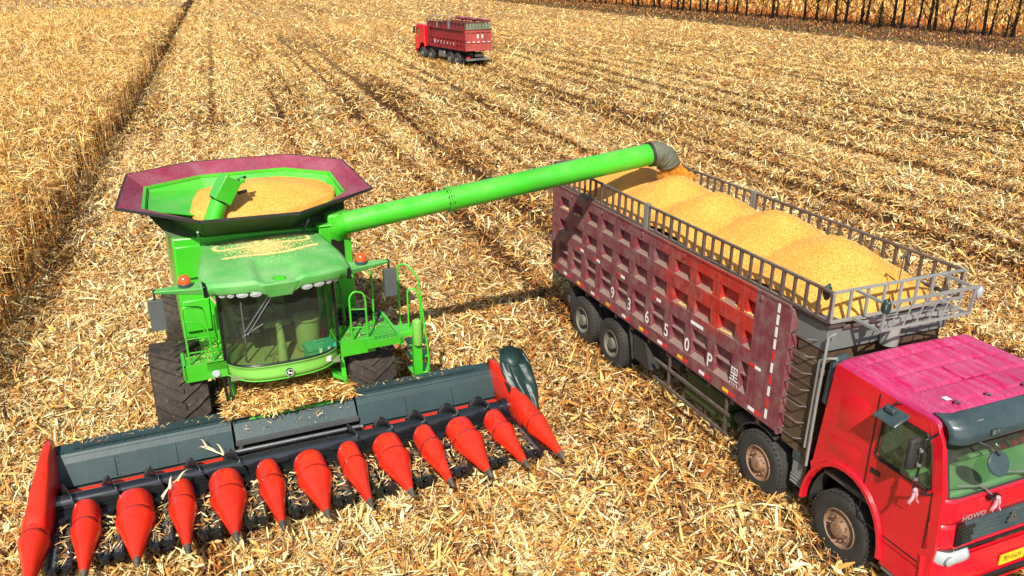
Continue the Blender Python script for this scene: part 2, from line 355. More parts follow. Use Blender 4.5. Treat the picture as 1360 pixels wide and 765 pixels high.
def field_ground():
    m, n, L, P = new_mat('stubble_soil')
    tc = n.new("ShaderNodeTexCoord"); sp = n.new("ShaderNodeSeparateXYZ"); L.new(tc.outputs['Object'], sp.inputs[0])
    # rows and wheel tracks: noise across x, drawn out along y
    a = texn(n, L, 1.0, 3, .6, mapping=(.55, .012, 1)); ar = ramp(n, [(.33, g(.25)), (.5, g(.75)), (.65, g(1.1))]); L.new(a.outputs[0], ar.inputs[0])
    b1 = texn(n, L, 1.0, 6, .75, mapping=(3.2, 1.6, 1)); br = ramp(n, [(.34, (.10, .045, .014)), (.45, (.30, .16, .05)), (.54, (.56, .38, .16)), (.66, (.78, .64, .38))]); L.new(b1.outputs[0], br.inputs[0])
    c = mixc(n, L, .9, br.outputs[0], ar.outputs[0], 'MULTIPLY')
    soil = texn(n, L, 9, 8, .75); sr = ramp(n, [(.35, (.014, .007, .003)), (.55, (.06, .028, .011)), (.74, (.26, .14, .05))]); L.new(soil.outputs[0], sr.inputs[0])
    ln = n.new("ShaderNodeVectorMath"); ln.operation = 'LENGTH'; L.new(tc.outputs['Object'], ln.inputs[0])
    mr = n.new("ShaderNodeMapRange"); mr.inputs[1].default_value = 55; mr.inputs[2].default_value = 120; L.new(ln.outputs[1], mr.inputs[0])
    c = mixc(n, L, mr.outputs[0], sr.outputs[0], c)
    L.new(c, P.inputs['Base Color']); P.inputs['Roughness'].default_value = .95; P.inputs['Specular IOR Level'].default_value = .1
    b = n.new("ShaderNodeBump"); b.inputs['Strength'].default_value = .8; b.inputs['Distance'].default_value = .12
    L.new(b1.outputs[0], b.inputs['Height']); L.new(b.outputs[0], P.inputs['Normal'])
    mb = MB(); mb.add([(-1500, -300, 0), (1500, -300, 0), (1500, 3500, 0), (-1500, 3500, 0)], [(0, 1, 2, 3)])
    o = mb.build('ground', m, smooth=0); tag(o, 'flat harvested maize field running to the horizon', 'field', kind='structure')
field_ground()

PAL = np.array([(.88, .72, .39), (.74, .48, .155), (.56, .28, .06), (.38, .13, .022), (.14, .055, .018), (.045, .020, .009)])
def pick_cols(N, tone, pal=PAL):
    """tone 0..1 shifts the mix towards pale husks"""
    u = rng.random(N)
    base = np.array([.17, .27, .23, .17, .09, .07]); pale = np.array([.44, .32, .15, .06, .02, .01]); dark = np.array([.02, .10, .20, .28, .22, .18])
    t = np.clip(tone, 0, 1)[:, None]
    wts = np.where(t > .5, base+(pale-base)*(t-.5)*2, dark+(base-dark)*t*2)
    cum = np.cumsum(wts/wts.sum(1, keepdims=True), 1)
    idx = np.clip((u[:, None] > cum).sum(1), 0, len(pal)-1)
    return np.clip(pal[idx]*(1+rng.normal(0, .13, (N, 1)))*(1+rng.normal(0, .04, (N, 3))), 0.005, .95)
M['litter'] = attr_mat('dry_maize_leaf')
fwd = np.array([math.sin(YAW), math.cos(YAW)])
def frustum_pts(n, d0, d1, margin, xmin=-1e9, xmax=1e9):
    """random ground points d0..d1 m from the camera's foot, over the width the photo shows plus a margin"""
    a = rng.uniform(-.80, .80, int(n*1.33)); d = np.sqrt(rng.uniform(d0*d0, d1*d1, int(n*1.33)))
    sx = np.sin(YAW+a)*d+rng.uniform(-margin, margin, len(a)); sy = np.cos(YAW+a)*d+rng.uniform(-margin, margin, len(a))
    k = (sx > xmin) & (sx < xmax); return sx[k], sy[k]
def litter_ring(n, d0, d1, sc, margin, hgt):
    x, y = frustum_pts(n, d0, d1, margin, -6.0 if d1 < 70 else -5.3, 76.3)
    N = len(x); t = lines_tone(x, y)
    cl = np.sin(x*.9+1.3*np.sin(y*.5))*np.sin(y*.7+1.1*np.sin(x*.6))*.10+rng.normal(0, .10, N); t = t+cl
    keep = rng.random(N) < np.clip(.30+t*1.1, .06, 1); x, y, t = x[keep], y[keep], t[keep]; N = len(x)
    big = rng.random(N) < .22
    ln = np.where(big, rng.uniform(.22, .5, N), rng.uniform(.07, .26, N))*sc
    wd = np.where(rng.random(N) < .14, rng.uniform(.05, .085, N), rng.uniform(.012, .04, N))*sc
    z = rng.random(N)**1.6*hgt*(.6+t*.8)+.008
    yaw = rng.uniform(0, 2*np.pi, N); pitch = rng.normal(0, .38, N); z += np.abs(np.sin(pitch))*ln*.5
    pal_t = np.where(wd > .048*sc, t+.25, t)+np.clip((np.hypot(x, y)-30)/150, 0, .16)
    lg = rng.random(N) < .035; ln = np.where(lg, rng.uniform(.45, .85, N)*sc, ln); wd = np.where(lg, rng.uniform(.03, .055, N)*sc, wd)
    thin = (rng.random(N) < .28) & ~lg; wd = np.where(thin, rng.uniform(.006, .013, N)*sc, wd); ln = np.where(thin, rng.uniform(.18, .55, N)*sc, ln)
    curl = np.where(thin, rng.normal(.2, .7, N), rng.normal(.12, .35, N)); far_ = np.clip((np.hypot(x, y)-25)/60, 0, 1)[:, None]
    col = pick_cols(N, pal_t)*(1-far_+far_*np.array([1.04, .98, .80]))
    return [np.stack([x, y, z], 1), yaw, pitch, curl, ln, wd, np.clip(col, .005, .95), rng.normal(0, .5, N)]
def make_litter():
    rings = [litter_ring(330000, 7.5, 24, .84, 2, .10), litter_ring(260000, 24, 46, 1.08, 2, .12), litter_ring(310000, 46, 86, 1.3, 3, .13), litter_ring(250000, 82, 150, 1.9, 4, .16), litter_ring(230000, 145, 320, 2.9, 5, .2)]
    A = rings[0]; o = strips_mesh('maize_litter', *A[:7], M['litter'], roll=A[7], seg=3)
    tag(o, 'shredded dry maize leaves and husks on the ground round the machines', 'crop litter', kind='stuff')
    A = [np.concatenate([r[i] for r in rings[1:]]) for i in range(8)]
    o = strips_mesh('maize_litter', *A[:7], M['litter'], roll=A[7])
    tag(o, 'shredded maize litter over the rest of the harvested field', 'crop litter', kind='stuff')
make_litter()
def make_stubble():
    xs = np.arange(-4.9, 34, .65); P = []
    for x in xs:
        y = np.arange(8, 48, .24); P.append(np.stack([x+rng.normal(0, .05, len(y)), y+rng.normal(0, .06, len(y))], 1))
    P = np.concatenate(P); P = P[rng.random(len(P)) < .8]; N = len(P)
    h = rng.uniform(.08, .30, N); C = np.stack([P[:, 0], P[:, 1], h*.45], 1)
    A = []
    for k in range(2):
        A.append([C, rng.uniform(0, 6.28, N), R(90)-np.abs(rng.normal(0, .45, N)), np.zeros(N), h, np.full(N, .026), pick_cols(N, np.full(N, .4))])
    A = [np.concatenate([a[i] for a in A]) for i in range(7)]
    o = strips_mesh('maize_stubble', *A, M['litter']); tag(o, 'short cut maize stalks standing in rows through the litter', 'stubble', kind='stuff')
make_stubble()

# standing dry maize on the left
def standing_maize():
    top = 2.15; X0 = -5.5
    m, n, L, P = new_mat('maize_understorey')
    a = texn(n, L, 1.0, 6, .75, mapping=(2.5, 1.6, 2)); br = ramp(n, [(.36, (.05, .025, .008)), (.47, (.30, .17, .06)), (.58, (.55, .38, .16)), (.7, (.74, .58, .3))]); L.new(a.outputs[0], br.inputs[0])
    L.new(br.outputs[0], P.inputs['Base Color']); P.inputs['Roughness'].default_value = .9
    b = n.new("ShaderNodeBump"); b.inputs['Strength'].default_value = 1; b.inputs['Distance'].default_value = .3; L.new(a.outputs[0], b.inputs['Height']); L.new(b.outputs[0], P.inputs['Normal'])
    # the far crop is a closed rough canopy; near rows are single leaves and stalks
    mb = MB()
    def fn(u, v):
        y = 75+v*v*420; x = X0-.5-u*u*260
        return (x, y, 1.75+.25*noise.noise((x*.6, y*.5, 0)) if 0 < u < 1 else 1.6)
    mb.grid(60, 70, fn); mb.grid(1, 70, lambda u, v: (X0-.5, 75+v*v*420, 1.6*u))
    far = mb.build('far_maize', m, smooth=0); 
    rings = []
    def ring(n_, d0, d1, sc, margin, kind):
        x, y = frustum_pts(n_, d0, d1, margin, -1e9, X0)
        x = x-rng.random(len(x))*0
        row = np.round((x-X0)/.65)*.65+X0; x = row+rng.normal(0, .17*sc, len(x)); x = np.minimum(x, X0+.28); N = len(x)
        z = (.55+rng.random(N)**.5*1.5) if kind else rng.uniform(1.55, 2.15, N)
        edge = np.exp(-(X0-x)/1.0)
        z = np.where(rng.random(N) < edge*.75, rng.uniform(.3, 2.1, N), z)
        ln = rng.uniform(.28, .68, N)*min(sc, 1.8); wd = rng.uniform(.014, .040, N)*sc
        yaw = rng.uniform(0, 2*np.pi, N); pitch = rng.normal(-.15, .65, N)
        t = .50+rng.normal(0, .12, N)+(z-1.5)*.58  # tone falls towards the ground: shade inside the crop put into leaf colour
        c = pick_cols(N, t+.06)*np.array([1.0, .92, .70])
        rings.append([np.stack([x, y, z], 1), yaw, pitch, rng.normal(.35, .3, N), ln, wd, c, rng.normal(0, .8, N)])
    ring(170000, 10, 32, .85, 2, True); ring(260000, 32, 72, 1.1, 3, False); ring(240000, 72, 160, 1.8, 4, False); ring(110000, 160, 420, 4.2, 6, False)
    # stalks of the near rows
    xs = np.arange(0, 16)*-.65+X0
    Pn = np.concatenate([np.stack([np.full(330, x)+rng.normal(0, .04, 330), rng.uniform(12, 90, 330)], 1) for x in xs]); N = len(Pn)
    for k in range(2):
        rings.append([np.stack([Pn[:, 0], Pn[:, 1], np.full(N, 1.0)], 1), rng.uniform(0, 6.28, N), R(90)-np.abs(rng.normal(0, .1, N)), np.zeros(N), rng.uniform(1.8, 2.1, N), np.full(N, .030), pick_cols(N, np.full(N, .35)), np.zeros(N)])
    A = [np.concatenate([r[i] for r in rings]) for i in range(8)]
    o = strips_mesh('standing_maize', *A[:7], M['litter'], roll=A[7])
    tag(o, 'dense standing crop of dry golden maize left of the harvested strip', 'maize crop', kind='stuff')
    tag(far, 'distant part of the unharvested golden maize seen as one closed canopy', 'maize crop', kind='stuff')
standing_maize()

# ------------------------------------------------------------------ verge, undergrowth and the row of trees
def verge():
    m, n, L, P = new_mat('verge_leaf_litter')
    a = texn(n, L, 1.3, 7, .75); r = ramp(n, [(.34, (.028, .014, .008)), (.46, (.10, .04, .015)), (.56, (.19, .07, .02)), (.63, (.09, .08, .02)), (.75, (.30, .15, .05))]); L.new(a.outputs[0], r.inputs[0])
    L.new(r.outputs[0], P.inputs['Base Color']); P.inputs['Roughness'].default_value = .95
    b = n.new("ShaderNodeBump"); b.inputs['Strength'].default_value = 1; b.inputs['Distance'].default_value = .3; L.new(a.outputs[0], b.inputs['Height']); L.new(b.outputs[0], P.inputs['Normal'])
    mb = MB()
    def fn(u, v):
        x = 77+u*30; y = 20+v*700; e = min(1, u*12, (1-u)*8)
        return (x+noise.noise((y*.15, 1, 0))*.8, y, .01+e*(.12+.25*noise.noise((x*.3, y*.2, 3))+.12))
    mb.grid(26, 240, fn); o = mb.build('verge', m, smooth=60); tag(o, 'dark brown leaf strewn verge between the field and the trees', 'verge', kind='structure')
    # grass and fallen leaves on it
    N = 46000; y = 25+rng.random(N)**1.5*420; x = rng.uniform(77, 107, N)
    nr = np.exp(-((x-78.3)/1.2)**2); gr = rng.random(N) < .12+nr*.7; far_ = np.clip((x-98)/6, 0, 1)
    sc = np.clip(np.hypot(x, y)/90, 1, 5)
    col = np.where(gr[:, None], np.array([.10, .12, .03]), np.array([(.34, .12, .02), (.16, .06, .02), (.05, .025, .012), (.5, .26, .07)])[rng.integers(0, 4, N)])
    col = np.where((rng.random(N) < far_)[:, None], np.array([.52, .17, .03]), col)*(1+rng.normal(0, .2, (N, 1)))
    hh = rng.uniform(.15, .45, N)*(1+far_*2.2)
    o = strips_mesh('verge_grass', np.stack([x, y, .2+hh*.5], 1), rng.uniform(0, 6.28, N), rng.uniform(.2, 1.4, N), rng.normal(.2, .2, N), hh*1.2, .10*sc, np.clip(col, .01, .9), M['litter'])
    tag(o, 'green grass edge and rust coloured undergrowth along the verge', 'undergrowth', kind='stuff')
    # the next field beyond the trees: pale standing crop and orange brush
    N = 60000; y = 30+rng.random(N)**1.4*600; x = 107+rng.random(N)**1.5*160; sc = np.hypot(x, y)/60
    o = strips_mesh('far_field_crop', np.stack([x, y, rng.uniform(.2, 1.9, N)], 1), rng.uniform(0, 6.28, N), rng.normal(.5, .6, N), rng.normal(.3, .2, N), rng.uniform(.5, 1.0, N)*1.5, .10*sc,
                    np.clip(pick_cols(N, np.full(N, .62)+rng.normal(0, .1, N))*np.array([.95, .76, .48]), .01, .9), M['litter'])
    tag(o, 'pale gold crop of the next field seen between the trunks', 'crop', kind='stuff')
verge()
def bark_mat():
    m, n, L, P = new_mat('dark_bark')
    a = texn(n, L, 3, 6, .7, mapping=(1, 1, .35)); r = ramp(n, [(.4, (.008, .007, .006)), (.66, (.025, .019, .014)), (.82, (.12, .10, .075))]); L.new(a.outputs[0], r.inputs[0])
    L.new(r.outputs[0], P.inputs['Base Color']); P.inputs['Roughness'].default_value = .95; P.inputs['Specular IOR Level'].default_value = .1; return m
M['bark'] = bark_mat()
M['leaf'] = attr_mat('autumn_leaf', .7)
M['needle'] = attr_mat('dark_needles', .8)
def tree_kind(seed, h, r0, lean, forks, leafn, tonec):
    rr = np.random.default_rng(seed)
    root = empty('roadside_tree', (0, 0, 0))
    mb = MB(); tips = []
    nseg = 9; pts = []; x = y = 0
    for i in range(nseg+1):
        t = i/nseg; pts.append((lean[0]*t*h+x, lean[1]*t*h+y, -.1+t*h)); x += rr.normal(0, .05); y += rr.normal(0, .05)
    mb.tube(pts, [r0*(1.35 if i == 0 else 1)*(1-.75*i/nseg) for i in range(nseg+1)], 8)
    for k in range(forks):
        t = rr.uniform(.13, .92); i = int(t*nseg); b = Vector(pts[i]); a = rr.uniform(0, 6.28); ln = (1.25-t)*h*.34
        d = Vector((math.cos(a), math.sin(a), rr.uniform(.5, 1.1))).normalized(); q = b+d*ln*.5+Vector((0, 0, .1)); e = b+d*ln+Vector((0, 0, ln*.25))
        mb.tube([b, q, e], [r0*.32*(1.1-t), r0*.2*(1.1-t), .012], 5); tips += [q, e, (q+e)/2]
        for _ in range(3):
            s2 = q.lerp(e, rr.random()); a2 = rr.uniform(0, 6.28); e2 = s2+Vector((math.cos(a2), math.sin(a2), rr.uniform(-.1, .6)))*ln*.35
            mb.tube([s2, e2], [.02, .006], 4); tips += [e2, (s2+e2)/2]
    mb.build('trunk', 'bark', root)
    T = np.array([tuple(p) for p in tips]); idx = rr.integers(0, len(T), leafn)
    C = T[idx]+rr.normal(0, .38, (leafn, 3)); C[:, 2] = np.maximum(C[:, 2], 1.5)
    pal = np.array([(.62, .30, .03), (.72, .42, .07), (.45, .17, .02), (.30, .10, .02), (.34, .30, .06)])
    col = pal[rr.integers(0, len(pal), leafn)]*(1+rr.normal(0, .2, (leafn, 1)))*tonec
    o = strips_mesh('crown', C, rr.uniform(0, 6.28, leafn), rr.normal(0, .7, leafn), rr.normal(0, .2, leafn), rr.uniform(.14, .28, leafn), rr.uniform(.12, .22, leafn), np.clip(col, .01, .9), M['leaf'], seg=1)
    o.parent = root
    return root
kinds = [tree_kind(1, 13, .24, (.02, .0), 22, 4200, 1), tree_kind(2, 12, .19, (.05, .01), 19, 3600, .95), tree_kind(3, 14, .28, (-.01, .02), 24, 4600, 1.05),
         tree_kind(4, 10, .12, (.08, -.02), 16, 2400, 1), tree_kind(5, 12.5, .22, (.03, .03), 15, 2200, .9)]
words = ['thick straight', 'slender', 'stout dark', 'thin leaning', 'sparse crowned']
def ordn(i):
    names = {1: 'first', 2: 'second', 3: 'third', 4: 'fourth', 5: 'fifth', 6: 'sixth', 7: 'seventh', 8: 'eighth', 9: 'ninth', 10: 'tenth'}
    return names.get(i, str(i)+({1: 'st', 2: 'nd', 3: 'rd'}.get(i % 10, 'th') if i % 100 not in (11, 12, 13) else 'th'))
ty = []
# trunk feet read off the photo as x pixel -> y on the line of trees
TPX = [1346, 1336, 1316, 1306, 1282, 1262, 1240, 1233, 1217, 1206, 1196, 1184, 1168-26, 1149, 1120, 1107, 1094, 1081, 1066, 1052, 1043, 1029, 1023, 1008, 996, 989, 976, 971, 962, 950, 941, 936, 927, 918, 914, 905, 897, 889, 880, 874, 866, 859, 851, 845, 838, 830, 824, 816, 809, 803, 795, 788, 781, 775, 768, 761, 754, 747, 741, 734, 728, 721, 715, 708]
for px in TPX:
    a = YAW+math.atan((px-680)/(1079.74/math.cos(PITCH)*1.0+0)*1.0)   # azimuth near the top edge of the photo
    a = YAW+math.atan2((px-680), 1079.74*math.cos(PITCH)+345*math.sin(PITCH))
    X = 95.3+.5*math.sin(px*1.7); ty.append((X, X/math.tan(a)))
used = set(); ty = [t_ for i, t_ in enumerate(ty) if i not in (9, 19, 24, 30, 33, 38, 41, 45, 48, 52, 55, 59)]
for i, (X, Y) in enumerate(ty):
    k = (i*3+i//4) % 5; src = kinds[k]
    o = src if k not in used else copy_tree(src); used.add(k)
    o.location = (X, Y, 0); s_ = 1+.12*math.sin(i*2.3); o.scale = (s_, s_, 1+.08*math.sin(i*1.7)); o.rotation_euler.z = i*2.4 if k != 3 else i*.3
    place = 'at the right end of the row' if i == 0 else ('counted from the right end of the row')
    tag(o, words[k]+' autumn tree, '+('rightmost of the row beyond the field' if i == 0 else ordn(i+1)+' from the right in the row beyond the field'), 'tree', 'autumn trees in a row beyond the field')
def conifer():
    root = empty('young_spruce', (95.0, 0, 0)); a = YAW+math.atan2(1167-680, 1079.74*math.cos(PITCH)+350*math.sin(PITCH)); root.location = (93.6, 93.6/math.tan(a), 0)
    mb = MB(); mb.tube([(0, 0, -.1), (0, 0, 4.2)], [.09, .015], 7); A = []
    rr = np.random.default_rng(5)
    for k in range(70):
        t = k/70; z = .35+t*3.7; ln = (1-t)*1.45+.12
        for j in range(5):
            b = j*1.257+k*.9; e = (math.cos(b)*ln, math.sin(b)*ln, z-.18*ln); mb.tube([(0, 0, z), e], [.015, .005], 3, caps=False)
            m_ = 16; s_ = rr.random(m_); C = np.array([0, 0, z])[None]*(1-s_[:, None])+np.array(e)[None]*s_[:, None]
            A.append([C+rr.normal(0, .03, (m_, 3)), b+rr.normal(0, .7, m_), rr.normal(-.2, .3, m_), rr.normal(-.2, .1, m_), rr.uniform(.15, .32, m_), np.full(m_, .10), np.array([.018, .04, .016])*(1+rr.normal(0, .3, (m_, 1)))])
    mb.build('trunk', 'bark', root)
    A = [np.concatenate([q[i] for q in A]) for i in range(7)]; A[6] = np.clip(A[6], .005, 1)
    o = strips_mesh('crown', *A, M['needle'], seg=1); o.parent = root
    tag(root, 'small dark green spruce, the only conifer among the autumn trees', 'conifer')
conifer()
# ------------------------------------------------------------------ the combine harvester.  local: x right in the photo, y away from the camera, z up
CX = empty('combine_harvester', (.678, 10.633, 0), .098)
tag(CX, 'green combine harvester with a full grain tank and a red cornhead, unloading into the truck', 'combine')
def ag_tyre(x0, x1, cy, R0, name='tyre'):
    wh = MB(); w_ = x1-x0; cx = (x0+x1)/2
    wh.lathe([(R0*.56, 0), (R0*.60, -.02), (R0*.80, -.045), (R0*.915, -.02), (R0*.945, .04), (R0*.955, w_/2), (R0*.945, w_-.04), (R0*.915, w_+.02), (R0*.80, w_+.045), (R0*.60, w_+.02), (R0*.56, w_)], (x0, cy, R0), (1, 0, 0), 56)
    nl = 22
    for i in range(nl):
        for sd in (0, 1):
            t0 = 2*math.pi*(i+.5*sd)/nl; t1 = t0+2*math.pi/nl*1.15
            pin = [cx+(-.03 if sd else .03), cx+(w_*.30 if sd else -w_*.30), (x1+.015 if sd else x0-.015)]
            tt = [t1, t0+(t1-t0)*.45, t0]
            for q in range(2):
                ps = []
                for rr_ in (.93, 1.0):
                    for (xx, ta) in ((pin[q], tt[q]-.045), (pin[q+1], tt[q+1]-.045), (pin[q+1], tt[q+1]+.045), (pin[q], tt[q]+.045)):
                        ps.append((xx, cy+math.cos(ta)*R0*rr_, R0+math.sin(ta)*R0*rr_))
                wh.hexa(ps)
    t = wh.build('wheel', 'tyre_mud', CX, smooth=30)
    hub = MB(); hub.lathe([(R0*.57, .02), (R0*.5, .05), (R0*.46, .2), (.2, .24), (.17, .12), (0.001, .1)], (x0, cy, R0), (1, 0, 0), 28)
    hub.lathe([(R0*.57, -.02), (R0*.5, -.05), (R0*.46, -.2), (.2, -.24), (.17, -.12), (0.001, -.1)], (x1, cy, R0), (1, 0, 0), 28)
    hub.build('rim', 'green_dusty', t, smooth=30)
ag_tyre(-2.08, -1.30, 3.42, .98); ag_tyre(1.14, 1.92, 3.42, .98)
ag_tyre(-1.75, -1.25, 7.6, .72); ag_tyre(1.2, 1.7, 7.6, .72)

# hull
b = MB()
fw = [(-1.5, 1.62), (1.55, 1.62), (1.6, 3.55), (-1.48, 3.66)]
b.hexa([(-1.5, 4.05, 1.55), (1.55, 4.05, 1.55), (1.55, 8.6, 1.55), (-1.5, 8.6, 1.55), (-1.46, 4.05, 3.64), (1.62, 4.05, 3.52), (1.55, 8.6, 3.5), (-1.5, 8.6, 3.6)])
b.box(-1.0, 1.0, 3.9, 7.5, .75, 1.55, 1)      # lower chassis
b.box(-1.35, 1.35, 3.3, 3.55, .85, 1.1, 1)      # front axle
b.box(-1.3, 1.2, 7.5, 7.7, .6, .8, 1)
b.hexa([(-1.35, 8.6, 1.2), (1.35, 8.6, 1.2), (1.2, 9.6, 1.0), (-1.2, 9.6, 1.0), (-1.35, 8.6, 3.3), (1.35, 8.6, 3.3), (1.2, 9.6, 2.4), (-1.2, 9.6, 2.4)])
b.build('hull', ['green', 'darkmetal'], CX, bevel=.03)
p = MB(); p.box(1.02, 1.60, 3.83, 4.04, 1.95, 3.62); p.box(.98, 1.64, 3.80, 4.06, 3.60, 3.64)
p.build('side_cabinet', 'green', CX, bevel=.02)
p = MB(); p.box(1.22, 1.45, 3.79, 3.83, 2.98, 3.36); p.build('air_vent', 'black', CX, bevel=.01)
p = MB(); p.box(1.52, 1.58, 3.80, 3.826, 3.34, 3.48); p.build('warning_sticker', 'yellow', CX)
p = MB(); p.box(-1.44, -1.0, 3.98, 4.04, 1.9, 2.5); p.box(-1.44, -.98, 4.0, 4.043, 2.9, 3.5); split_build(p, 'service_panel', 'green', CX, bevel=.02)

# grain tank: fixed wall ring, folding covers, all with real sheet thickness
out_rim = [(-2.25, 4.52, 4.17), (-2.02, 5.85, 4.44), (-.92, 6.30, 4.48), (.94, 6.30, 4.48), (1.93, 5.62, 4.42), (2.22, 4.55, 4.05), (.62, 3.30, 4.08), (-1.0, 3.22, 4.14)]
inn_rim = [(-1.82, 4.62, 4.08), (-1.74, 5.62, 4.20), (-.75, 6.0, 4.24), (.85, 6.0, 4.24), (1.62, 5.45, 4.20), (1.68, 4.55, 4.02), (.55, 3.95, 3.66), (-.92, 3.9, 3.68)]
bot = [(-1.4, 4.6, 3.72), (-1.38, 5.4, 3.72), (-.6, 5.7, 3.72), (.7, 5.7, 3.72), (1.35, 5.2, 3.72), (1.38, 4.6, 3.72), (.45, 4.2, 3.6), (-.8, 4.2, 3.6)]
def ring_faces(A, B, mi, mb, rng_=range(8)):
    for i in rng_:
        j = (i+1) % 8; mb.add([A[i], A[j], B[j], B[i]], [(0, 1, 2, 3)], mi)
def off_(L_, dz): return [(x*1.0, y, z+dz) for x, y, z in L_]
names_ = ['left_cover', 'rear_left_cover', 'rear_cover', 'rear_right_cover', 'right_cover', 'front_right_cover', 'front_cover', 'front_left_cover']
for i in range(8):
    j = (i+1) % 8; mb = MB(); A, B_, C_, D = out_rim[i], out_rim[j], inn_rim[j], inn_rim[i]
    cen = Vector((0, 4.8, 3.4)); nrm = (Vector(B_)-Vector(A)).cross(Vector(D)-Vector(A)).normalized()
    if nrm.z > 0: nrm = -nrm
    tk = .012
    nseg = 7
    def quad(off, seam):
        return [tuple(Vector(q)+nrm*off) for q in (A, B_, C_, D)]
    q0 = quad(0, 0); q1 = quad(tk, 0)
    mb.add(q0, [(0, 1, 2, 3)], 0); mb.add(q1, [(0, 1, 2, 3)], 1)
    for a_ in range(4):
        c_ = (a_+1) % 4; mb.add([q0[a_], q0[c_], q1[c_], q1[a_]], [(0, 1, 2, 3)], 1)
    # folded lip along the outer edge and stiffening ribs outside
    mb.bar(Vector(A)+nrm*.02, Vector(B_)+nrm*.02, .03, .045, m=2)
    o = mb.build('tank_cover', ['purple', 'olive', 'blackrub'], CX, fix=False, smooth=0)
mb = MB(); ring_faces(inn_rim, bot, 0, mb); mb.add(bot, [tuple(range(8))], 0)
for i in range(8):
    j = (i+1) % 8; a_ = Vector(inn_rim[i]); c_ = Vector(inn_rim[j]); 
    if i not in (5, 6, 7): mb.bar(a_+Vector((0, 0, .01)), c_+Vector((0, 0, .01)), .05, .05)
# outer skin of the tank below the covers
low = [(-1.45, 4.15, 3.6), (-1.45, 5.7, 3.6), (-.8, 6.1, 3.6), (.8, 6.1, 3.6), (1.5, 5.6, 3.55), (1.55, 4.15, 3.52), (.6, 4.1, 3.55), (-.9, 4.1, 3.6)]
ring_faces([(x*1.01, y+.01, z-.02) for x, y, z in inn_rim], low, 1, mb)
mb.build('grain_tank', ['green', 'olive'], CX, fix=False, smooth=0)
# sloping guide plate inside the tank on the left
mb = MB(); mb.hexa([(-1.75, 4.62, 4.02), (-1.02, 4.35, 3.93), (-.83, 5.65, 4.06), (-1.70, 5.62, 4.12), (-1.75, 4.62, 4.04), (-1.02, 4.35, 3.95), (-.83, 5.65, 4.08), (-1.70, 5.62, 4.14)])
mb.build('tank_guide_plate', 'green', CX)
# loading auger that pokes out of the heap
mb = MB(); a0 = Vector((-.78, 3.95, 3.86)); a1 = Vector((-.60, 4.02, 4.24)); a2 = Vector((-.36, 4.08, 4.62))
mb.tube([a0, a1], .15, 20); mb.bar(a1, a2, .33, .30); mb.tube([a1-(a2-a1)*.03, a1+(a2-a1)*.03], .18, 20, m=1)
mb.tube([a2+Vector((.1, .05, -.08)), a2+Vector((.26, .05, -.03))], .03, 8, m=1); mb.tube([a2+Vector((.08, .0, -.3)), a2+Vector((.24, .0, -.27))], .035, 8, m=1); mb.box(-.22, -.14, 4.02, 4.10, 4.50, 4.58, 0)
mb.build('loading_auger', ['green', 'black'], CX, bevel=.012)
M['mirrorgrey'] = paint('mirror_shell', (.07, .085, .08), .5, .5, dcol=(.2, .2, .17), top=.4)
# front supports of the covers
for sx in (-1.0, .75):
    mb = MB(); mb.tube([(sx, 4.06, 3.45), (sx+(.05 if sx > 0 else -.05), 3.55, 3.86)], .02, 8); mb.build('cover_strut', 'steel', CX)

def heap(name, parent_M, poly_fn, nx, ny, label):
    pass
def tank_heap():
    mb = MB(); c = Vector((.18, 4.88, 4.30)); N = 72; Rn = 26
    bd = [(-1.08, 4.40), (-1.0, 4.9), (-.84, 5.55), (-.3, 5.88), (.4, 5.92), (.95, 5.85), (1.4, 5.45), (1.58, 4.95), (1.52, 4.55), (1.0, 4.2), (.5, 4.02), (-.1, 3.98), (-.7, 4.0)]
    def bnd(t):
        t = t % 1*len(bd); i = int(t); f_ = t-i; a = bd[i]; b_ = bd[(i+1) % len(bd)]; return (a[0]*(1-f_)+b_[0]*f_, a[1]*(1-f_)+b_[1]*f_)
    vs = [tuple(c)]; fs = []
    for r in range(1, Rn+1):
        s_ = r/Rn
        for k in range(N):
            bx, by = bnd(k/N); x = c.x+(bx-c.x)*s_; y = c.y+(by-c.y)*s_
            zb = 3.98+.13*max(0, min(1, (by-4.1)/1.6))
            z = zb+(4.33-zb)*(1-s_**1.5)+.02*noise.noise((x*2.5, y*2.5, 0))+.006*noise.noise((x*9, y*9, 3))
            vs.append((x, y, z))
    for k in range(N): fs.append((0, 1+k, 1+(k+1) % N))
    for r in range(Rn-1):
        for k in range(N):
            a = 1+r*N+k; b_ = 1+r*N+(k+1) % N; fs.append((a, a+N, b_+N, b_))
    # skirt so the heap is a solid body inside the tank
    for k in range(N):
        a = 1+(Rn-1)*N+k; x, y, z = vs[a]; vs.append((c.x+(x-c.x)*.96, c.y+(y-c.y)*.96, 3.74))
    for k in range(N): a = 1+(Rn-1)*N+k; b_ = 1+(Rn-1)*N+(k+1) % N; fs.append((a, a+N, b_+N, b_))
    mb.add(vs, fs); o = mb.build('corn_grain', 'grain', None, smooth=80)
    o.matrix_world = Matrix.Translation((.678, 10.633, 0)) @ Matrix.Rotation(.098, 4, 'Z')
    tag(o, 'heap of yellow corn kernels filling the open tank of the green combine', 'corn grain', kind='stuff')
tank_heap()

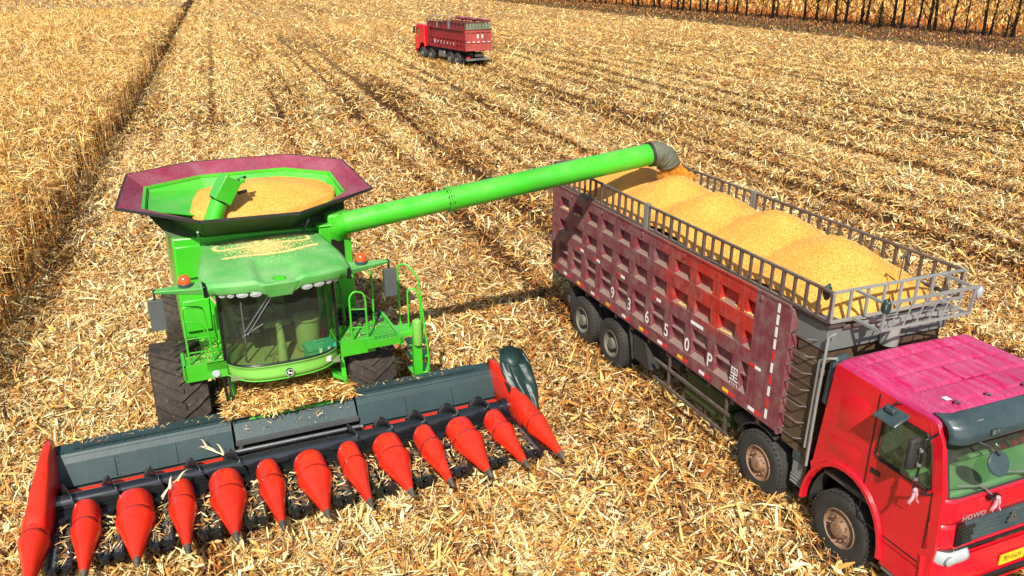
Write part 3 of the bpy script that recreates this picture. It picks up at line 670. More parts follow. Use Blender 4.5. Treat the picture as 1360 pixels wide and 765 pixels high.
# unloading auger
mb = MB(); T0 = Vector((1.45, 3.72, 3.66)); T1 = Vector((7.86, 3.36, 4.46)); tj = .315
J = T0.lerp(T1, tj); J2 = T0.lerp(T1, tj+.07); J3 = T0.lerp(T1, .93)
mb.tube([T0, J], .205, 32); mb.tube([J, T1], .225, 32)
for q in (J,): mb.tube([q-(T1-T0).normalized()*.035, q-(T1-T0).normalized()*.008], .255, 32); mb.tube([q+(T1-T0).normalized()*.008, q+(T1-T0).normalized()*.035], .255, 32)
for q in (J2, J3): mb.tube([q-(T1-T0).normalized()*.006, q+(T1-T0).normalized()*.006], .2285, 32)
ua = mb.build('unloading_auger', 'green', CX, smooth=40)
mb = MB(); dd = (T1-T0).normalized(); e1 = dd.cross(Vector((0, 0, 1))).normalized(); e2 = e1.cross(dd)
for k in range(12):
    t = 2*math.pi*k/12; c = J+(e1*math.cos(t)+e2*math.sin(t))*.238; mb.tube([c-dd*.055, c+dd*.055], .014, 6)
split_build(mb, 'flange_bolt', 'black', ua)
mb = MB(); mb.box(1.2, 1.62, 3.84, 4.2, 3.50, 3.80); mb.tube([(1.36, 3.98, 3.3), (1.38, 3.9, 3.52), (1.5, 3.76, 3.65), (1.6, 3.715, 3.68)], [.17, .19, .20, .20], 20)
mb.build('auger_elbow', 'green', CX, bevel=.04)
mb = MB(); pts = []; rr_ = []
ang0 = 0
for k in range(15):
    t = k/14; a = t*1.32; c = T1-dd*.06+dd*(.50*math.sin(a))*1.0+Vector((0, 0, -1))*(.46*(1-math.cos(a))); pts.append(c)
    rr_.append(.243+.014*math.sin(k*2.6)-.02*t)
mb.tube(pts, rr_, 28, caps=False)
mb.tube([T1-dd*.1, T1-dd*.05], .252, 28, m=1)
for v_i in range(len(mb.v)):
    x, y, z = mb.v[v_i]; nn = noise.noise((x*7, y*7, z*7))*.022; mb.v[v_i] = (x+nn, y+nn, z+nn*.5)
mb.build('rubber_spout', ['boot', 'blackrub'], CX, solid=.012, smooth=60)
SPOUT = Matrix.Translation((.678, 10.633, 0)) @ Matrix.Rotation(.098, 4, 'Z') @ pts[-1]

# ------------------------------------------------------------------ cab
cab = empty('cab', (0, 0, 0)); cab.parent = CX
def gx(t, z, inset=0):      # plan curve of the windscreen, t -1..1
    x = t*.95; k = abs(t)
    y = 2.14+.10*k**2+.30*k**5+inset
    bul = (z-1.85)/1.25
    return (x*(1-.02*abs(bul)), y+.10*(1-math.sin(math.pi*min(1, max(0, bul*.75+.2))))+.10*bul*0, z)
zs = [1.84, 2.1, 2.4, 2.7, 2.95, 3.16]
mb = MB(); mb.grid(28, 5, lambda u, v: gx(u*2-1, 1.84+v*1.32)); mb.build('windscreen', 'glass_c', cab, fix=False, smooth=60)
mb = MB()
for sg in (-1, 1):
    mb.tube([gx(sg*1.0, z) for z in zs], .032, 8)                       # front pillars
mb.tube([gx(t/14-1, 1.85, -.006) for t in range(29)], .020, 6); mb.tube([gx(t/14-1, 3.15, 0) for t in range(29)], .024, 6)
mb.build('windscreen_seal', 'black', cab)
for sg in (-1, 1):
    mb = MB(); mb.add([(sg*.95, 2.62, 1.85), (sg*.95, 3.9, 1.8), (sg*.93, 3.9, 3.2), (sg*.93, 2.62, 3.16)], [(0, 1, 2, 3)]); mb.build('side_window', 'glass_c', cab, solid=.006)
    mb = MB(); mb.bar((sg*.95, 3.93, 1.6), (sg*.93, 3.93, 3.25), .1, .1); mb.bar((sg*.95, 3.3, 1.6), (sg*.94, 3.3, 3.2), .05, .05); mb.bar((sg*.96, 2.6, 1.80), (sg*.96, 3.95, 1.80), .05, .08)
    mb.build('door_frame', 'green', cab, bevel=.01)
# curved pale band below the glass
mb = MB()
def band(u, v):
    t = u*2-1; x, y, z = gx(t, 1.84); prof = [(0, .0), (.04, -.05), (.02, -.13), (-.0, -.22), (.10, -.31), (.5, -.34)]
    f_ = v*5; i = min(4, int(f_)); r = f_-i; dy = prof[i][0]*(1-r)+prof[i+1][0]*r; dz = prof[i][1]*(1-r)+prof[i+1][1]*r
    k = abs(t)**3
    return (x*(1-.03*v), y+dy-.045*(1-v*.3), z+dz*(1-.25*k)+.0)
mb.grid(32, 10, band); mb.box(-.9, .9, 2.55, 4.0, 1.50, 1.56)
mb.build('lower_band', 'green_pale', cab, smooth=60, solid=.01)
mb = MB(); mb.tube([tuple(Vector(gx(t/14-1, 1.84))+Vector((0, -.052, -.26+.06*abs(t/14-1)**3))) for t in range(29)], .012, 6); mb.build('band_trim', 'green', cab)
# badge: round dark disc with a pale leaping figure
mb = MB(); bc = Vector((0, 2.088, 1.695)); mb.lathe([(.0005, -.03), (.062, -.03), (.066, -.015), (.066, .02)], bc, (0, 1, 0), 28, 0); mb.lathe([(.056, -.0335), (.062, -.0335), (.062, -.02)], bc, (0, 1, 0), 28, 1)
deer = [(-.044, .004), (-.028, .012), (-.012, .010), (.008, .014), (.016, .030), (.012, .040), (.020, .034), (.026, .042), (.026, .028), (.036, .022), (.024, .016), (.020, .004), (.034, -.010), (.024, -.016), (.010, -.004), (-.008, -.004), (-.022, -.022), (-.032, -.030), (-.028, -.014), (-.036, -.004)]
mb.plate([(-a_*1.05, b_*1.05-.003) for a_, b_ in deer], [], lambda a_, b_, d: (bc.x+a_, bc.y-.036+d, bc.z+b_), .005, 1)
mb.build('badge', ['black', 'white'], cab, smooth=30)
# interior
mb = MB(); mb.box(-.9, .9, 2.32, 3.95, 1.60, 1.66); mb.box(-.92, .92, 3.95, 4.0, 1.6, 3.2, 1)
mb.build('cab_floor', ['cabin', 'cabin_dark'], cab)
def seat(x, y, w_, name):
    mb = MB(); mb.box(x-w_/2, x+w_/2, y, y+.45, 2.05, 2.19); mb.hexa([(x-w_/2, y+.38, 2.15), (x+w_/2, y+.38, 2.15), (x+w_/2, y+.5, 2.15), (x-w_/2, y+.5, 2.15), (x-w_*.42, y+.5, 2.85), (x+w_*.42, y+.5, 2.85), (x+w_*.42, y+.6, 2.85), (x-w_*.42, y+.6, 2.85)])
    mb.box(x-.13, x+.13, y+.1, y+.35, 1.66, 2.05, 1); mb.build(name, ['cabin', 'cabin_dark'], cab, bevel=.05)
seat(.02, 3.2, .52, 'driver_seat'); 
mb = MB(); mb.lathe([(.0005, .62), (.2, .62), (.24, .60), (.24, .56), (.21, .54), (.20, .0), (.18, -.02)], (.50, 2.95, 1.70), (0, 0, 1), 28); mb.build('buddy_seat', 'cabin', cab, smooth=40)
mb = MB(); mb.tube([(-.02, 2.55, 1.66), (0, 2.72, 2.1), (0, 2.84, 2.38)], [.085, .065, .05], 14); mb.tube([(0, 2.80, 2.36), (0, 2.9, 2.5)], .04, 10, m=1)
mb.box(-.1, .1, 2.78, 2.86, 2.36, 2.46, 1); mb.build('steering_column', ['cabin', 'cabin_dark'], cab, bevel=.01)
mb = MB(); wc = Vector((0, 2.9, 2.5)); wn = Vector((0, -.45, .9)).normalized(); wa = Vector((1, 0, 0)); wb = wn.cross(wa)
mb.tube([wc+(wa*math.cos(t*math.pi/12)+wb*math.sin(t*math.pi/12))*.19 for t in range(25)], .016, 8)
for t in (0, 2.1, 4.2): mb.tube([wc, wc+(wa*math.cos(t)+wb*math.sin(t))*.18], .014, 6)
mb.build('steering_wheel', 'cabin_dark', cab)
mb = MB(); mb.box(-.62, -.32, 2.9, 3.5, 2.15, 2.35); mb.tube([(-.42, 2.9, 2.3), (-.40, 2.86, 2.5)], .03, 8); mb.box(-.72, -.48, 2.7, 2.8, 2.5, 2.72); mb.tube([(-.6, 2.78, 1.7), (-.6, 2.78, 2.5)], .02, 8)
mb.tube([(-.25, 2.35, 1.66), (-.18, 2.45, 1.85), (-.1, 2.4, 1.72)], .012, 6); mb.box(-.22, -.12, 2.34, 2.42, 1.68, 1.74); mb.box(-.04, .06, 2.34, 2.42, 1.68, 1.74)
mb.build('armrest_console', 'cabin_dark', cab, bevel=.012)
mb = MB(); mb.box(-.78, -.66, 2.40, 2.52, 1.66, 1.68); mb.build('paper', 'white', cab)
# wiper, parked diagonally on the glass
mb = MB(); w0 = Vector(gx(-.55, 2.55))+Vector((0, -.04, 0)); 
mb.tube([Vector(gx(-.62, 2.45))+Vector((0, -.05, 0)), Vector(gx(-.1, 3.12))+Vector((0, -.06, 0))], .010, 6); mb.tube([Vector(gx(-.66, 2.50))+Vector((0, -.045, 0)), Vector(gx(-.16, 3.12))+Vector((0, -.05, 0))], .010, 6)
mb.tube([Vector(gx(-.66, 2.3))+Vector((0, -.03, 0)), Vector(gx(-.67, 3.0))+Vector((0, -.03, 0))], .013, 6); mb.tube([Vector(gx(-.7, 2.42))+Vector((0, -.04, 0)), Vector(gx(-.35, 2.62))+Vector((0, -.04, 0))], .009, 6)
mb.build('wiper', 'steel', cab)
# roof
def roof_z(x, y):
    f_ = min(1, max(0, (y-1.98)/.9)); z = 3.37+.10*f_+.05*(1-(x/1.2)**2)
    z -= .05*max(0, abs(x)-1.0)/.2
    if y < 2.85 and abs(x+.02) < .36:
        k = min(1, (2.85-y)/.25); e = min(1, max(0, (.36-abs(x+.02))/.12)); z -= .07*k*e
    return z
def roof_fn(u, v):
    y = 1.94+v*2.15; hw = 1.17-.26*max(0, v-.25)**1.0*1.0; t = u*2-1; x = t*hw
    ycurve = .26*abs(t)**2.6*(1-v); y = y+ycurve
    z = roof_z(x, y)
    return (x, y, z)
mb = MB(); NU, NV = 44, 34
mb.grid(NU, NV, roof_fn)
def skirt(side, k):
    pass
def rim_pts():
    L_ = [roof_fn(0, 1-j/NV) for j in range(NV+1)]+[roof_fn(i/NU, 0) for i in range(1, NU+1)]+[roof_fn(1, j/NV) for j in range(1, NV+1)]
    return L_
rp = rim_pts(); vs = []; 
for (x, y, z) in rp: vs += [(x, y, z), (x*1.005, y-.015, z-.05), (x*.985, y+.03, z-.17), (x*.9, y+.12, z-.21)]
fs = []
for i in range(len(rp)-1):
    for k in range(3): a = i*4+k; fs.append((a, a+1, a+5, a+4))
mb.add(vs, fs)
mb.build('cab_roof', 'green_dusty', cab, smooth=45, solid=.012)
# downward central beak of the roof
mb = MB(); mb.hexa([(-.20, 1.98, 3.10), (.16, 1.98, 3.10), (.30, 2.3, 3.12), (-.34, 2.3, 3.12), (-.32, 1.90, 3.36), (.28, 1.90, 3.36), (.36, 2.3, 3.36), (-.40, 2.3, 3.36)])
mb.build('roof_beak', 'green_dusty', cab, bevel=.02)
mb = MB(); mb.box(-.11, .09, 2.06, 2.12, 3.385, 3.40); mb.box(-.09, .07, 2.01, 2.15, 3.365, 3.39); mb.build('roof_latch', 'green', cab)
mb = MB()
for x in (-.62, .60): mb.tube([(x*(1-.2*k/12), 2.15+k*.15, roof_z(x*(1-.2*k/12), 2.15+k*.15)+.002) for k in range(13)], .007, 4)
mb.tube([(-.85+k*.17, 2.9, roof_z(-.85+k*.17, 2.9)+.001) for k in range(11)], .006, 4)
split_build(mb, 'roof_seam', 'green_dusty', cab)
# lamp pods and oval lamps
for sg in (-1, 1):
    mb = MB(); mb.hexa([(sg*.30, 2.02, 3.14), (sg*.98, 2.30, 3.14), (sg*.98, 2.5, 3.16), (sg*.30, 2.3, 3.14), (sg*.30, 1.98, 3.26), (sg*.98, 2.22, 3.26), (sg*.98, 2.5, 3.3), (sg*.30, 2.3, 3.3)])
    mb.build('lamp_housing', 'black', cab, bevel=.015)
    for (t, rx) in ((.40, .092), (.60, .092), (.77, .055), (.89, .055)):
        x = sg*t; y = 1.955+.26*(t/1.17)**2.6+.08*t*t; c = Vector((x, y+.02, 3.20)); nx_ = Vector((sg*.28*t, -1, -.12)).normalized(); ax = nx_.cross(Vector((0, 0, 1))).normalized(); ay = ax.cross(nx_)
        mb = MB(); vs = []; fs = []; K = 20; prof = [(1.12, -.02, 0), (1.12, .015, 0), (1.0, .02, 0), (.86, .018, 1), (.5, .028, 1), (.01, .032, 1)]
        for (rr2, hh, _) in prof:
            for k in range(K):
                a = 2*math.pi*k/K; vs.append(c+ax*math.cos(a)*rx*rr2+ay*math.sin(a)*.046*rr2+nx_*hh)
        for q in range(len(prof)-1):
            fs = [(q*K+k, q*K+(k+1) % K, (q+1)*K+(k+1) % K, (q+1)*K+k) for k in range(K)]
            mb.f += fs; mb.m += [1 if prof[q][2] or q == 2 else 0]*K
        mb.v += [tuple(v_) for v_ in vs]
        mb.build('work_lamp', ['black', 'lamp'], cab, smooth=50)
# side arms with beacons and mirrors
for sg in (-1, 1):
    zz = 3.36 if sg < 0 else 3.33
    mb = MB(); mb.hexa([(sg*1.02, 2.18, zz-.14), (sg*1.86, 2.32, zz-.05), (sg*1.86, 2.40, zz-.05), (sg*1.02, 2.5, zz-.14), (sg*1.02, 2.14, zz-.01), (sg*1.86, 2.30, zz), (sg*1.86, 2.42, zz), (sg*1.02, 2.54, zz)])
    arm = mb.build('mirror_arm', 'green_dusty', CX, bevel=.015)
    mb = MB(); mb.box(sg*1.13-.03, sg*1.13+.03, 2.12, 2.56, zz-.16, zz+.03); mb.build('arm_clamp', 'black', arm, bevel=.01)
    mb = MB(); c = Vector((sg*1.40, 2.36, zz)); mb.lathe([(.10, 0), (.105, .04), (.095, .06)], c, (0, 0, 1), 24, 1); mb.lathe([(.095, .06), (.092, .11), (.07, .16), (.035, .185), (.001, .19)], c, (0, 0, 1), 24, 0)
    mb.build('beacon', ['orange', 'visor'], CX, smooth=50)
    mb = MB(); x = sg*1.86
    mb.tube([(x*.99, 2.36, zz), (x*1.0, 2.34, zz+.02), (x*1.0, 2.30, zz-.14)], .018, 8, m=1)
    x0 = x-.11; mb.hexa([(x0, 2.22, zz-.62), (x0+.22, 2.22, zz-.62), (x0+.22, 2.34, zz-.60), (x0, 2.34, zz-.60), (x0, 2.22, zz-.12), (x0+.22, 2.22, zz-.12), (x0+.22, 2.34, zz-.14), (x0, 2.34, zz-.14)])
    mb.build('mirror', ['mirrorgrey', 'black'], CX, bevel=.05)
mb = MB(); mb.bar((-1.06, 2.15, 3.20), (-1.0, 2.14, 3.10), .05, .02); mb.build('cloth_scrap', 'pink', cab)

# platforms, rails and ladder
def tread(mb, x0, x1, y0, y1, z, m=0):
    nx_ = int((x1-x0)/.062); ny_ = int((y1-y0)/.07)
    # a perforated step: strips with gaps in both directions, a sheet a little above the dark below
    for i in range(nx_+1): xx = x0+(x1-x0)*i/nx_; mb.box(xx-.010, xx+.010, y0, y1, z-.012, z, m)
    for j in range(ny_+1): yy = y0+(y1-y0)*j/ny_; mb.box(x0, x1, yy-.018, yy+.018, z-.010, z+.002, m)
mb = MB(); tread(mb, -1.56, -.95, 2.62, 3.62, 1.87); mb.box(-1.60, -.94, 2.53, 2.60, 1.62, 1.90); mb.box(-1.62, -1.57, 2.53, 3.65, 1.66, 1.90); mb.box(-1.25, -.94, 2.53, 2.56, 1.76, 1.90)
mb.build('left_platform', 'green', CX)
mb = MB(); tread(mb, .96, 1.95, 2.45, 3.55, 1.88); mb.box(.94, 1.55, 2.36, 2.43, 1.66, 1.92); mb.box(1.35, 2.02, 2.20, 2.25, 1.80, 1.93); mb.box(1.97, 2.02, 2.2, 3.55, 1.76, 1.91); tread(mb, 1.55, 1.96, 2.25, 2.43, 1.88)
mb.build('right_platform', 'green', CX)
def rail(name, pts, r=.018, mat='green', parent=CX): 
    # rounded polyline
    out_ = [Vector(pts[0])]
    for i in range(1, len(pts)-1):
        a_, b_, c_ = Vector(pts[i-1]), Vector(pts[i]), Vector(pts[i+1]); k = min(.08, (b_-a_).length*.4, (c_-b_).length*.4)
        p0 = b_+(a_-b_).normalized()*k; p1 = b_+(c_-b_).normalized()*k
        out_ += [p0, (p0+p1)/2*.5+b_*.5, p1]
    out_.append(Vector(pts[-1])); mb = MB(); mb.tube(out_, r, 8); return mb.build(name, mat, parent, smooth=60)
rail('handrail', [(-1.50, 2.62, 1.88), (-1.50, 2.62, 2.92), (-1.18, 2.66, 2.86), (-1.12, 2.66, 1.88)])
rail('handrail', [(-1.50, 2.62, 2.66), (-1.26, 2.64, 2.62), (-1.16, 2.66, 2.3)], .014)
for z in (2.1, 2.35): rail('handrail', [(-1.50, 2.62, z), (-1.13, 2.66, z-.02)], .012)
rail('handrail', [(-1.02, 3.0, 1.9), (-1.02, 2.9, 2.55), (-1.02, 2.75, 2.68)], .014)
rail('handrail', [(1.16, 2.40, 1.70), (1.16, 2.42, 2.72), (1.24, 2.42, 2.82), (1.40, 2.42, 2.78), (1.44, 2.42, 2.65), (1.44, 2.42, 1.75)])
rail('handrail', [(1.17, 2.42, 2.5), (1.43, 2.42, 2.46)], .012); rail('handrail', [(1.17, 2.42, 2.15), (1.43, 2.42, 2.12)], .012)
rail('handrail', [(1.72, 3.0, 1.9), (1.72, 3.0, 2.95)], .02)
rail('handrail', [(1.02, 3.2, 1.9), (1.02, 3.15, 2.3), (1.22, 3.2, 2.3), (1.25, 3.25, 1.9)], .014)
rail('handrail', [(1.06, 2.55, 2.1), (1.04, 2.42, 2.25), (1.02, 2.42, 2.95), (.98, 2.5, 3.05)], .014, 'black')
# ladder swung to the right
lad = empty('ladder', (0, 0, 0)); lad.parent = CX
mb = MB(); mb.box(2.33, 2.50, 2.62, 2.72, .62, 1.62); mb.box(1.95, 2.42, 2.62, 3.0, 1.70, 1.80)
for k in range(4): mb.box(2.34, 2.72, 2.75+.05*k, 3.1+.05*k, .55+.27*k, .58+.27*k)
mb.build('ladder_frame', 'green', lad, bevel=.01)
mb = MB(); mb.lathe([(.001, .50), (.05, .50), (.085, .47), (.09, .42), (.09, .03), (.08, 0), (.001, 0)], (2.41, 2.60, 1.52), (0, 0, 1), 22); mb.build('ladder_bumper', 'green_pale', lad, smooth=40)
rail('ladder_rail', [(2.20, 2.95, 1.75), (2.20, 2.95, 3.0), (2.36, 2.85, 3.02), (2.50, 2.7, 2.75), (2.62, 2.62, 1.2), (2.60, 2.62, .9), (2.50, 2.64, .9)], parent=lad)
rail('ladder_rail', [(2.30, 2.75, 1.75), (2.30, 2.75, 2.55), (2.42, 2.72, 2.6), (2.50, 2.68, 2.4), (2.54, 2.66, 1.6)], parent=lad)
# undercarriage bits beside the feeder
mb = MB()
mb.hexa([(-.98, 2.55, 1.1), (-.72, 2.45, 1.02), (-.70, 2.75, 1.02), (-.96, 2.8, 1.1), (-.98, 2.55, 1.2), (-.72, 2.45, 1.12), (-.70, 2.75, 1.12), (-.96, 2.8, 1.2)])
mb.bar((-.92, 2.7, 1.5), (-.86, 2.6, 1.1), .05, .08); mb.hexa([(.78, 2.45, 1.25), (1.02, 2.45, 1.1), (1.1, 2.75, 1.1), (.8, 2.75, 1.25), (.78, 2.45, 1.33), (1.02, 2.45, 1.18), (1.1, 2.75, 1.18), (.8, 2.75, 1.33)])
mb.bar((.98, 2.62, 1.6), (1.02, 2.5, .9), .08, .1); split_build(mb, 'step_bracket', 'green', CX, bevel=.015)
mb = MB(); c = Vector((-1.12, 2.52, 1.70)); mb.lathe([(.001, -.02), (.05, -.02), (.07, 0), (.075, .05)], c, (0, 1, -.3), 20, 0); mb.build('side_lamp', 'lamp', CX)
mb = MB(); mb.tube([(-1.02, 2.6, 1.6), (-1.0, 2.5, 1.2), (-.98, 2.55, .7)], .025, 8); mb.tube([(-.95, 2.6, 1.6), (-.93, 2.45, 1.3), (-.9, 2.6, .8)], .02, 8); mb.tube([(-1.1, 2.85, 1.5), (-1.05, 2.8, .5)], .04, 8); split_build(mb, 'hydraulic_hose', 'black', CX)
# feeder house
mb = MB(); mb.hexa([(-.72, 2.3, .45), (.72, 2.3, .45), (.72, 4.0, 1.0), (-.72, 4.0, 1.0), (-.72, 2.2, .92), (.72, 2.2, .92), (.72, 3.9, 1.52), (-.72, 3.9, 1.52)]); mb.build('feeder_house', 'green', CX, bevel=.02)

# ------------------------------------------------------------------ cornhead
HD = empty('cornhead', (0, -.38, 0), -.011); HD.parent = CX
s_ = .65; ZT = .40
def snout(i, wide, end=0):
    x = (i-6)*s_; w_ = .20 if i in (0, 12) else .268 if wide else .20
    mb = MB(); n = 14
    # stations: dist from tip, half width, height of crown, base z, y
    st1 = [(0, .012, .02), (.05, .03, .04), (.14, .045, .065), (.16, .048, .07), (.45, w_*.44, .125), (.8, w_*.76, .20), (1.00, w_*.98, .245), (1.08, w_*1.02, .255)]
    st2 = [(1.02, w_*.88, .225), (1.2, w_*.92, .24), (1.38, w_*.93, .25), (1.50, w_*.93, .25), (1.53, w_*.91, .235)]
    def loft(st, mats_):
        vs = []; fs = []
        for (d, hw, h) in st:
            zb = ZT+.03+.06*d/1.7
            for k in range(n+1):
                a = math.pi*k/n; ca = math.cos(a); sa = math.sin(a)
                vs.append((x+hw*math.copysign(abs(ca)**.8, ca), d, zb+h*sa**1.3-.08*(d/1.1)*(1 if k in (0, n) else 0)))
        for q in range(len(st)-1):
            for k in range(n): a = q*(n+1)+k; fs.append((a, a+1, a+n+2, a+n+1))
        o = len(mb.v); mb.add(vs, fs, 0)
        if mats_:
            for q in range(3*n): mb.m[len(mb.m)-len(fs)+q] = 1
        mb.add([vs[(len(st)-1)*(n+1)+k] for k in range(n+1)], [tuple(range(n+1))], 0)
    loft(st1, True); loft(st2, False)
    return mb.build('snout', ['red', 'darkmetal'], HD, smooth=40, solid=.008)
for i in range(13):
    snout(i, i % 2 == 0)
# red end fenders
def fender(sg):
    mb = MB(); x = sg*(6*s_); n = 12; vs = []; fs = []
    st = [(.95, .10, .10, .34), (1.15, .16, .38, .30), (1.4, .17, .52, .3), (1.7, .16, .64, .3), (2.0, .14, .74, .3), (2.3, .11, .80, .35), (2.55, .09, .76, .42), (2.72, .07, .62, .55)]
    for (d, hw, h, zb) in st:
        xo = x-sg*(.22*(d-.95)/1.77-.02); h *= 1 if sg < 0 else .88; hw *= .95
        for k in range(n+1):
            a = math.pi*k/n; ca = math.cos(a); sa = math.sin(a)
            vs.append((xo+hw*math.copysign(abs(ca)**.5, ca), d, zb+h*sa**.55))
    for q in range(len(st)-1):
        for k in range(n): a = q*(n+1)+k; fs.append((a, a+1, a+n+2, a+n+1))
    mb.add(vs, fs, 0); mb.add([vs[k] for k in range(n+1)], [tuple(range(n+1))]); mb.add([vs[(len(st)-1)*(n+1)+k] for k in range(n+1)], [tuple(range(n+1))])
    mb.build('end_fender', 'red', HD, smooth=45, solid=.01)
fender(-1); fender(1)
# frame and back sheet
mb = MB()
def sheet(x0, x1, prof, th=.012):
    for (a, c) in zip(prof[:-1], prof[1:]):
        mb.hexa([(x0, a[0], a[1]-th), (x1, a[0], a[1]-th), (x1, c[0], c[1]-th), (x0, c[0], c[1]-th), (x0, a[0], a[1]), (x1, a[0], a[1]), (x1, c[0], c[1]), (x0, c[0], c[1])])
pf = [(2.36, .47), (2.50, .80), (2.58, .93), (2.80, .985)]
def bsheet(x0, x1, prof):
    vs = []; 
    for (y, z) in prof: vs += [(x0, y, z), (x1, y, z)]
    k = len(prof); vs2 = [(x, y+.03, z-.02) for x, y, z in vs]
    fs = [(2*i, 2*i+1, 2*i+3, 2*i+2) for i in range(k-1)]
    mb.add(vs, fs, 0); mb.add(vs2, fs, 0); o = len(mb.v)-2*len(vs)
    for i in range(k-1):
        for e in (0, 1): mb.f.append((o+2*i+e, o+2*i+2+e, o+2*k+2*i+2+e, o+2*k+2*i+e)); mb.m.append(0)
    for i in (0, k-1): mb.f.append((o+2*i, o+2*i+1, o+2*k+2*i+1, o+2*k+2*i)); mb.m.append(0)
def SEAMS(x0, x1):
    for t in (.33, .67):
        x = x0+(x1-x0)*t; mb.bar((x, 2.355, .49), (x, 2.49, .79), .008, .006, m=1)
        for k in range(4): mb.box(x+.03, x+.045, 2.352+.04*k, 2.36+.04*k, .50+.09*k, .515+.09*k, 2)
    mb.bar((x0+.02, 2.556, .885), (x1-.02, 2.556, .885), .008, .01, m=1)
    for k in range(9): xx = x0+.15+k*(x1-x0-.3)/8; mb.box(xx-.008, xx+.008, 2.60, 2.616, .958, .975, 2)
bsheet(-3.72, -1.06, pf); mb.box(-3.4, -1.10, 2.63, 2.80, .97, 1.01); SEAMS(-3.72, -1.06); mb.build('back_sheet', ['teal', 'black', 'steel'], HD, smooth=0)
mb = MB(); bsheet(1.06, 3.68, pf); mb.box(1.10, 3.35, 2.63, 2.80, .97, 1.01); SEAMS(1.06, 3.68); mb.build('back_sheet', ['teal', 'black', 'steel'], HD, smooth=0)
mb = MB(); bsheet(-1.02, 1.02, [(2.36, .66), (2.55, .88), (2.95, 1.02)]); mb.box(-1.03, 1.03, 2.30, 2.35, .60, .68, 1); mb.build('centre_sheet', ['teal', 'steel'], HD, smooth=0)
mb = MB(); mb.box(-3.75, 3.72, 2.42, 2.62, .26, .42); mb.box(-3.72, -1.08, 2.14, 2.36, .36, .42, 1); mb.box(1.08, 3.68, 2.14, 2.36, .36, .42, 1); mb.tube([(-3.6, 1.75, .25), (3.6, 1.75, .25)], .06, 10); mb.box(-3.72, 3.68, 1.55, 2.30, .20, .24, 2)
mb.tube([(-1.1, 2.3, .47), (1.1, 2.3, .47)], .05, 12, m=2); mb.tube([(-1.1, 2.14, .60), (1.0, 2.12, .60)], .03, 12, m=2)
mb.build('header_frame', ['darkmetal', 'red', 'steel'], HD, bevel=.01)
mb = MB(); mb.box(-3.745, -3.72, 1.78, 2.62, .30, .93); mb.box(3.69, 3.715, 1.78, 2.62, .30, .93); split_build(mb, 'end_plate', 'black', HD)
# cross auger with opposed flights
mb = MB(); ya, za, ra, rf = 1.90, .50, .12, .285
mb.tube([(-3.70, ya, za), (3.68, ya, za)], ra, 28)
def flight(x0, x1, hand, pitch=.60):
    n = int(abs(x1-x0)/pitch*26); vs = []; fs = []
    for i in range(n+1):
        x = x0+(x1-x0)*i/n; a = hand*2*math.pi*(x-x0)/pitch
        for r in (ra*.9, rf): vs.append((x, ya+math.cos(a)*r, za+math.sin(a)*r))
    for i in range(n): fs.append((2*i, 2*i+1, 2*i+3, 2*i+2))
    mb.add(vs, fs, 0)
flight(-3.66, -.75, 1); flight(3.64, .75, 1)
for x in (-.45, 0, .45): mb.box(x-.02, x+.16, ya-.19, ya+.19, za-.012, za+.012)
mb.lathe([(.10, 0), (.16, 0), (.16, .12), (.08, .14)], (3.55, ya, za), (1, 0, 0), 20)
mb.build('cross_auger', 'auger', HD, smooth=40, solid=.007, fix=False)
# row units between the snouts
for i in range(12):
    x = (i-5.5)*s_; mb = MB()
    for sg in (-1, 1):
        mb.box(x+sg*.10-.075, x+sg*.10+.075, .52, 1.72, .30, .335)             # deck plate
        mb.box(x+sg*.15-.014, x+sg*.15+.014, .45, 1.7, .335, .42, 1)
        for k in range(14):                                                    # gathering chain with lugs
            yy = .50+k*.088; mb.box(x+sg*.075-.02, x+sg*.075+.02, yy, yy+.055, .337, .362, 2)
            if k % 2 == 0: mb.box(x+sg*.035-.03, x+sg*.035+.03, yy+.01, yy+.03, .342, .385, 1)
        mb.tube([(x+sg*.09, .46, .30), (x+sg*.09, .46, .39)], .055, 12, m=1)
        mb.tube([(x+sg*.11, 1.66, .30), (x+sg*.11, 1.66, .41)], .06, 12, m=1)
    mb.box(x-.22, x+.22, 1.45, 1.74, .36, .40, 1); mb.tube([(x, 1.5, .3), (x, 1.5, .46)], .06, 8, m=1); mb.box(x-.27, x+.27, 1.70, 1.80, .20, .45, 1); mb.box(x-.16, x+.16, .55, 1.7, .16, .24, 1)
    mb.build('row_unit', ['darkmetal', 'black', 'steel'], HD)
HW = Matrix.Translation((.678, 10.633, 0)) @ Matrix.Rotation(.098, 4, 'Z')
HH = HW @ Matrix.Translation((0, -.38, 0)) @ Matrix.Rotation(-.011, 4, 'Z')
def at_world(o, Mx): o.matrix_world = Mx; return o
# dark tarpaulin gathered over the right end of the head
mb = MB()
def tarp(u, v):
    # u around the bundle, v from the top down to the nose
    a = u*2*math.pi; rad = [.27, .31, .29, .24, .15, .04]; f_ = v*5; i = min(4, int(f_)); r = rad[i]*(1-(f_-i))+rad[i+1]*(f_-i)
    fold = 1+.14*abs(math.sin(a*2.5+v))+.12*math.sin(a*6+v*3)+.05*math.sin(a*11-v*5)
    cx = 3.94+.13*v; cy = 2.25-.80*v**1.1; cz = 1.32-.80*v
    return (cx+math.cos(a)*r*.8*fold, cy+math.sin(a)*r*.75*fold, cz+.10*math.sin(a)*(1-v)+.02*noise.noise((a*2, v*8, 0)))
mb.grid(72, 26, tarp); mb.add([tarp(k/24, 0) for k in range(24)], [tuple(range(24))])
o = at_world(mb.build('tarpaulin', 'tarp', None, smooth=60, solid=.006), HH); tag(o, 'dark green tarpaulin bundled over the right end of the cornhead', 'tarpaulin')
mb = MB(); mb.tube([(3.7, 2.7, 1.25), (3.9, 2.55, 1.33), (4.05, 2.3, 1.30)], .012, 6); mb.build('tarpaulin_rod', 'black', HD)

